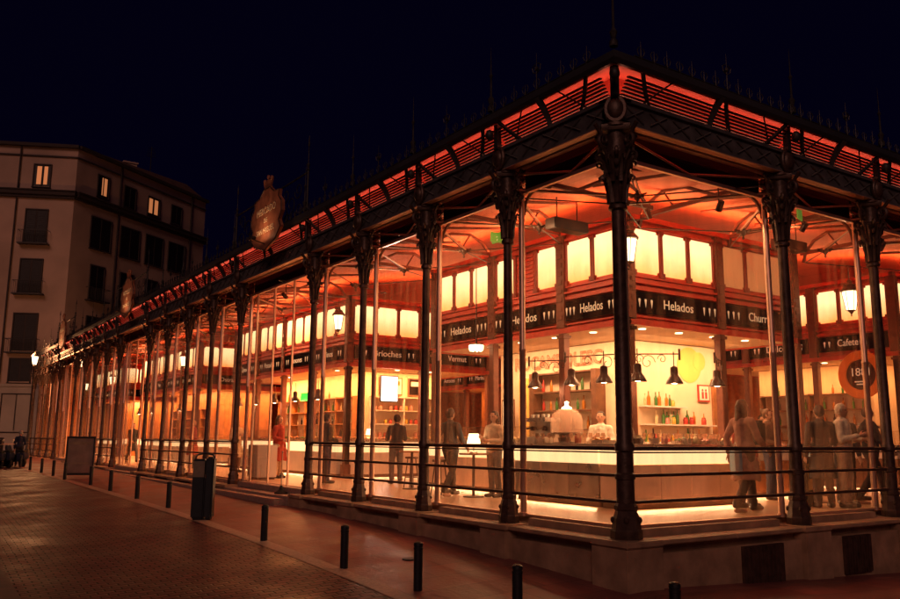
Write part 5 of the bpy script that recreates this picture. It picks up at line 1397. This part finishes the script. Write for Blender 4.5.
# right face
win(MR, 2.3, 3.5, 20.95, 22.65, lit=[(2.75, 3.3)]); win(MR, 5.35, 6.65, 20.85, 22.6); win(MR, 8.3, 9.75, 20.95, 22.5, lit=[(8.4, 8.85), (9.1, 9.55)]); win(MR, 11.4, 12.75, 20.95, 22.55)
for z0, z1 in ((16.5, 19.0), (12.3, 15.0), (8.1, 10.8)):
    for k, (u0, u1) in enumerate(((1.95, 4.1), (5.3, 7.5), (8.35, 10.5), (11.35, 13.6))):
        if z0 > 16: win(MR, u0, u1, z0, z1)
        else: win(MR, u0+0.3, u1-0.4, z0, z1, rail=True)
for u0 in (2.2, 6, 9.5): win(MR, u0, u0+1.7, 1.2, 4.2)
# left face (u runs to 40 at the corner)
def LW(s0, s1, *a, **k): win(ML, 40-s1, 40-s0, *a, **k)
LW(1.95, 3.15, 20.9, 22.6, lit=[(40-2.95, 40-2.58), (40-2.42, 40-2.15)])
for s in (0, 5.6, 10.4, 15.2, 20):
    if s: LW(1.95+s, 3.15+s, 20.9, 22.6)
    LW(1.9+s, 3.45+s, 16.3, 18.9, rail=True); LW(1.95+s, 3.5+s, 12.3, 14.9, rail=True); LW(1.95+s, 3.6+s, 7.75, 10.6, rail=True); LW(2.1+s, 3.6+s, 5.4, 7.1); LW(1.9+s, 3.9+s, 1.7, 4.4)
for MMx, u in ((MR, 4.75), (MR, 14.1), (ML, 40-4.25)):
    b = MB(); b.M = MMx; b.tube((u, -0.12, 0), (u, -0.12, 19.9), 0.07, None, 8); b.tube((u, -0.12, 20.55), (u, -0.12, 24.1), 0.07, None, 8); b.build('drain_pipe', M['cornice'], apt)
b = MB(); b.tube((8, 10, 25), (8, 10, 29), 0.04, None, 5)
for k in range(5): b.tube((8-0.5+0.05*k, 10, 28+0.2*k), (8+0.5-0.05*k, 10, 28+0.2*k), 0.02, None, 4)
b.build('aerial', M['iron_dark'], apt)

# ------------------------------------------------------------------ street furniture
def make_bollard():
    t = thing('bollard', '', 'bollard')
    b = MB(); b.lathe((0, 0, 0), [(0.058, -0.1), (0.058, 0.50), (0.062, 0.505), (0.062, 0.53), (0.056, 0.535), (0.056, 0.545)], 18); b.build('post', M['bollard'], t, True)
    b = MB(); b.lathe((0, 0, 0.5), [(0.060, 0.045), (0.062, 0.06), (0.058, 0.085), (0.035, 0.1), (0, 0.103)], 18); b.build('cap', M['bollard'], t, True)
    return t
bl_pos = [(-1.5, -2.1), (-2.2, -0.45), (-2.40, 1.33), (-2.58, 3.05), (-2.66, 5.92), (-2.58, 12.07), (-2.61, 14.88), (-2.58, 18.14), (-2.55, 21.12), (-2.75, 24.6), (-2.7, 27.4), (-2.7, 30.3), (-2.75, 33.2), (-2.78, 36.1), (-2.8, 38.9)]
bl_lab = ['dark bollard at the bottom edge in front of the right plinth', 'dark bollard cut by the bottom edge below the corner plinth', 'nearest fully visible dark bollard, in front of the third plinth pedestal',
          'second dark bollard from the front, left of the brick setts edge', 'third dark bollard from the front, where light spills from the side entrance', 'dark bollard just beyond the litter bin', 'second dark bollard beyond the litter bin',
          'third dark bollard beyond the litter bin', 'dark bollard close to the right foot of the display board', 'dark bollard right in front of the display board', 'dark bollard just left of the display board', 'second dark bollard left of the display board',
          'third dark bollard left of the display board', 'dark bollard among the parked scooters, second from the left end', 'farthest dark bollard by the parked scooters']
b0 = make_bollard()
for i, ((x, y), lb) in enumerate(zip(bl_pos, bl_lab)):
    p = (x, y, gz(x, y))
    if i == 0: o = b0; o.location = p; o['label'] = lb
    else: o = dup(b0, p, 0, lb)
    o['group'] = 'bollards along the paving edge'
t = thing('drain_cover', 'small round iron drain cover in the flagstones near the nearest bollards', 'drain cover', (-1.5, 3.0, gz(-1.5, 3.0)+0.004))
b = MB(); b.lathe((0, 0, 0), [(0.12, -0.02), (0.12, 0.008), (0.10, 0.010), (0, 0.010)], 20); b.build('lid', M['iron_dark'], t)
b = MB()
for k in range(5): b.box((-0.07, -0.065+k*0.03, 0.0105), (0.07, -0.05+k*0.03, 0.014))
b.build('ribs', M['iron'], t)
# litter bin pair
t = thing('litter_bin', 'tall dark blue litter bin with a tan upper panel, right of the bollards', 'bin', (-2.66, 9.3, gz(-2.66, 9.3)), -0.55); t.scale = (0.80, 0.80, 0.92)
b = MB(); b.box((-0.27, -0.16, 0.03), (0.05, 0.18, 1.33), 0.03); b.build('bin_body', M['bin'], t, True)
b = MB(); b.box((-0.255, -0.175, 0.93), (0.035, -0.162, 1.28), 0.004); b.build('tan_panel', M['bin_tan'], t)
b = MB(); b.box((0.07, -0.2, 0.03), (0.27, 0.14, 1.38), 0.04); b.build('bin_body', M['bin'], t, True)
b = MB(); b.path([(-0.27, 0, 1.3), (-0.2, 0, 1.42), (0, 0, 1.46), (0.2, 0, 1.42), (0.27, 0, 1.3)], 0.022, 6); b.build('hood', M['bin'], t, True)
b = MB(); b.box((-0.22, -0.1, -0.05), (0.22, 0.1, 0.028)); b.build('foot', M['rubber'], t)
# display board
t = thing('display_board', 'framed display board standing on the paving near the far colonnade', 'board', (-2.2, 25.15, gz(-2.2, 25.15)), -0.25)
b = MB()
for s in (-1, 1): b.box((s*0.46-0.03, -0.04, -0.05), (s*0.46+0.03, 0.04, 1.5), 0.006)
b.box((-0.428, -0.035, 1.43), (0.428, 0.035, 1.5)); b.box((-0.428, -0.035, 0.1), (0.428, 0.035, 0.18)); b.build('frame', M['bollard'], t)
b = MB(); b.box((-0.428, -0.012, 0.182), (0.428, 0.012, 1.428)); b.build('panel', M['paper'], t)
b = MB(); b.box((-0.36, -0.018, 1.2), (0.36, -0.013, 1.3)); b.build('printed_band', M['bin_tan'], t)
b = MB(); b.box((-0.34, -0.018, 0.5), (0.3, -0.013, 0.56)); b.build('printed_band', M['bin_tan'], t)
b = MB()
for s in (-1, 1): b.box((s*0.46-0.04, -0.25, -0.04), (s*0.46+0.04, 0.25, -0.0)); 
b.build('foot', M['bollard'], t)
# lit street lamp at the far end
t = thing('street_lamp', 'lit street lamp on a slim dark post at the far left end of the market', 'street lamp', (-1.05, 48.0, gz(-1.05, 48.0)))
b = MB(); b.lathe((0, 0, 0), [(0.16, 0), (0.15, 0.4), (0.08, 0.55), (0.07, 1.2), (0.055, 1.25), (0.04, 4.9), (0.08, 4.95), (0.05, 5.05)], 12); b.build('post', M['iron_dark'], t, True)
b = MB(); b.lathe((0, 0, 5.05), [(0.09, 0), (0.16, 0.42)], 6); b.build('lamp_glass', M['lantern_glass'], t)
b = MB(); b.lathe((0, 0, 5.47), [(0.2, 0), (0.2, 0.03), (0.1, 0.16), (0.03, 0.22), (0, 0.34)], 12); b.build('lamp_cap', M['iron_dark'], t, True)
t.scale = (1.12, 1.12, 1.12)
point('street_light', (-0.35, 0.0, 5.75), 620, (1.0, 0.40, 0.15), 0.15, t)
# wall lamp that lights the ground floor of the apartment house
# parked scooters
def make_scooter():
    t = thing('scooter', '', 'scooter')
    for x in (-0.6, 0.62):
        b = MB(); b.M = Matrix.Translation((x, 0, 0.25)) @ Matrix.Rotation(PI/2, 4, 'X')
        b.lathe((0, 0, 0), [(0.16, -0.045), (0.235, -0.045), (0.25, 0), (0.235, 0.045), (0.16, 0.045), (0.16, -0.045)], 20); b.lathe((0, 0, 0), [(0.0, -0.03), (0.16, -0.03), (0.16, 0.03), (0, 0.03)], 12); b.build('wheel', M['rubber'], t, True)
    b = MB(); prof = [(-0.85, 0.55), (-0.8, 0.38), (-0.3, 0.26), (0.25, 0.24), (0.38, 0.4), (0.5, 0.85), (0.56, 1.02), (0.48, 1.05), (0.34, 0.8), (0.2, 0.36), (-0.1, 0.36), (-0.2, 0.62), (-0.8, 0.72)]
    b.prism(prof, 1, -0.15, 0.15); bmesh.ops.bevel(b.bm, geom=b.bm.edges[:], offset=0.03, segments=2, affect='EDGES'); b.build('scooter_body', M['cloth_navy'], t, True)
    b = MB(); b.box((-0.82, -0.14, 0.72), (-0.18, 0.14, 0.82), 0.04); b.build('seat', M['rubber'], t, True)
    b = MB(); b.tube((0.5, -0.34, 1.08), (0.5, 0.34, 1.08), 0.018, None, 6); b.tube((0.62, 0, 0.3), (0.5, 0, 1.06), 0.03, None, 6); b.build('handlebar', M['steel'], t)
    b = MB(); b.ball((0.6, 0, 0.93), 0.07, 0.5, 1, 1, 10, 8); b.build('headlight', M['white_panel'], t, True)
    b = MB(); b.path([(0.52, -0.22, 1.08), (0.5, -0.27, 1.25)], 0.008, 5); b.path([(0.52, 0.22, 1.08), (0.5, 0.27, 1.25)], 0.008, 5); b.ball((0.5, -0.27, 1.28), 0.05, 0.3, 1, 0.8, 8, 6); b.ball((0.5, 0.27, 1.28), 0.05, 0.3, 1, 0.8, 8, 6); b.build('mirror', M['steel'], t)
    return t
sc = make_scooter()
for i, (x, y, rz, lb) in enumerate(((-2.95, 37.2, 2.1, 'dark scooter nearest the market end of the parked row'), (-3.45, 37.4, 2.0, 'dark scooter second from the market in the parked row'), (-3.95, 37.3, 2.2, 'dark scooter in the middle of the parked row by the fence'),
                     (-4.5, 37.5, 2.05, 'dark scooter in the parked row, next to the left picture edge'), (-5.0, 37.4, 2.15, 'dark scooter cut by the left edge of the picture'))):
    if i == 0: o = sc; o.location = (x, y, gz(x, y)); o.rotation_euler = (0, 0, rz); o['label'] = lb
    else: o = dup(sc, (x, y, gz(x, y)), rz, lb)
    o['group'] = 'scooters parked by the dark fence'
# dark railing behind them
t = thing('street_fence', 'low dark fence behind the parked scooters at the foot of the apartment house', 'fence', (-12, 43.9, 0), -0.1)
b = MB(); b.box((0, -0.03, 1.12), (9.2, 0.03, 1.2)); b.box((0, -0.02, 0.12), (9.2, 0.02, 0.18))
for k in range(19): b.box((0.1+k*0.5-0.02, -0.02, -0.1), (0.1+k*0.5+0.02, 0.02, 1.12))
b.build('rails', M['shutter'], t)
b = MB(); b.box((0, 0.03, 0.2), (9.2, 0.045, 1.1)); b.build('infill', M['shutter'], t)
person('person with pale hair standing by the parked scooters at the left', (-2.6, 38.4), PI*0.9, 1.75, 'stand', False, 'navy', 'black', 'grey', 'short', z=gz(-3.1, 38.6))
for o in list(bpy.data.objects):
    if o.name.startswith('hanging_sign'): bpy.data.objects.remove(o)
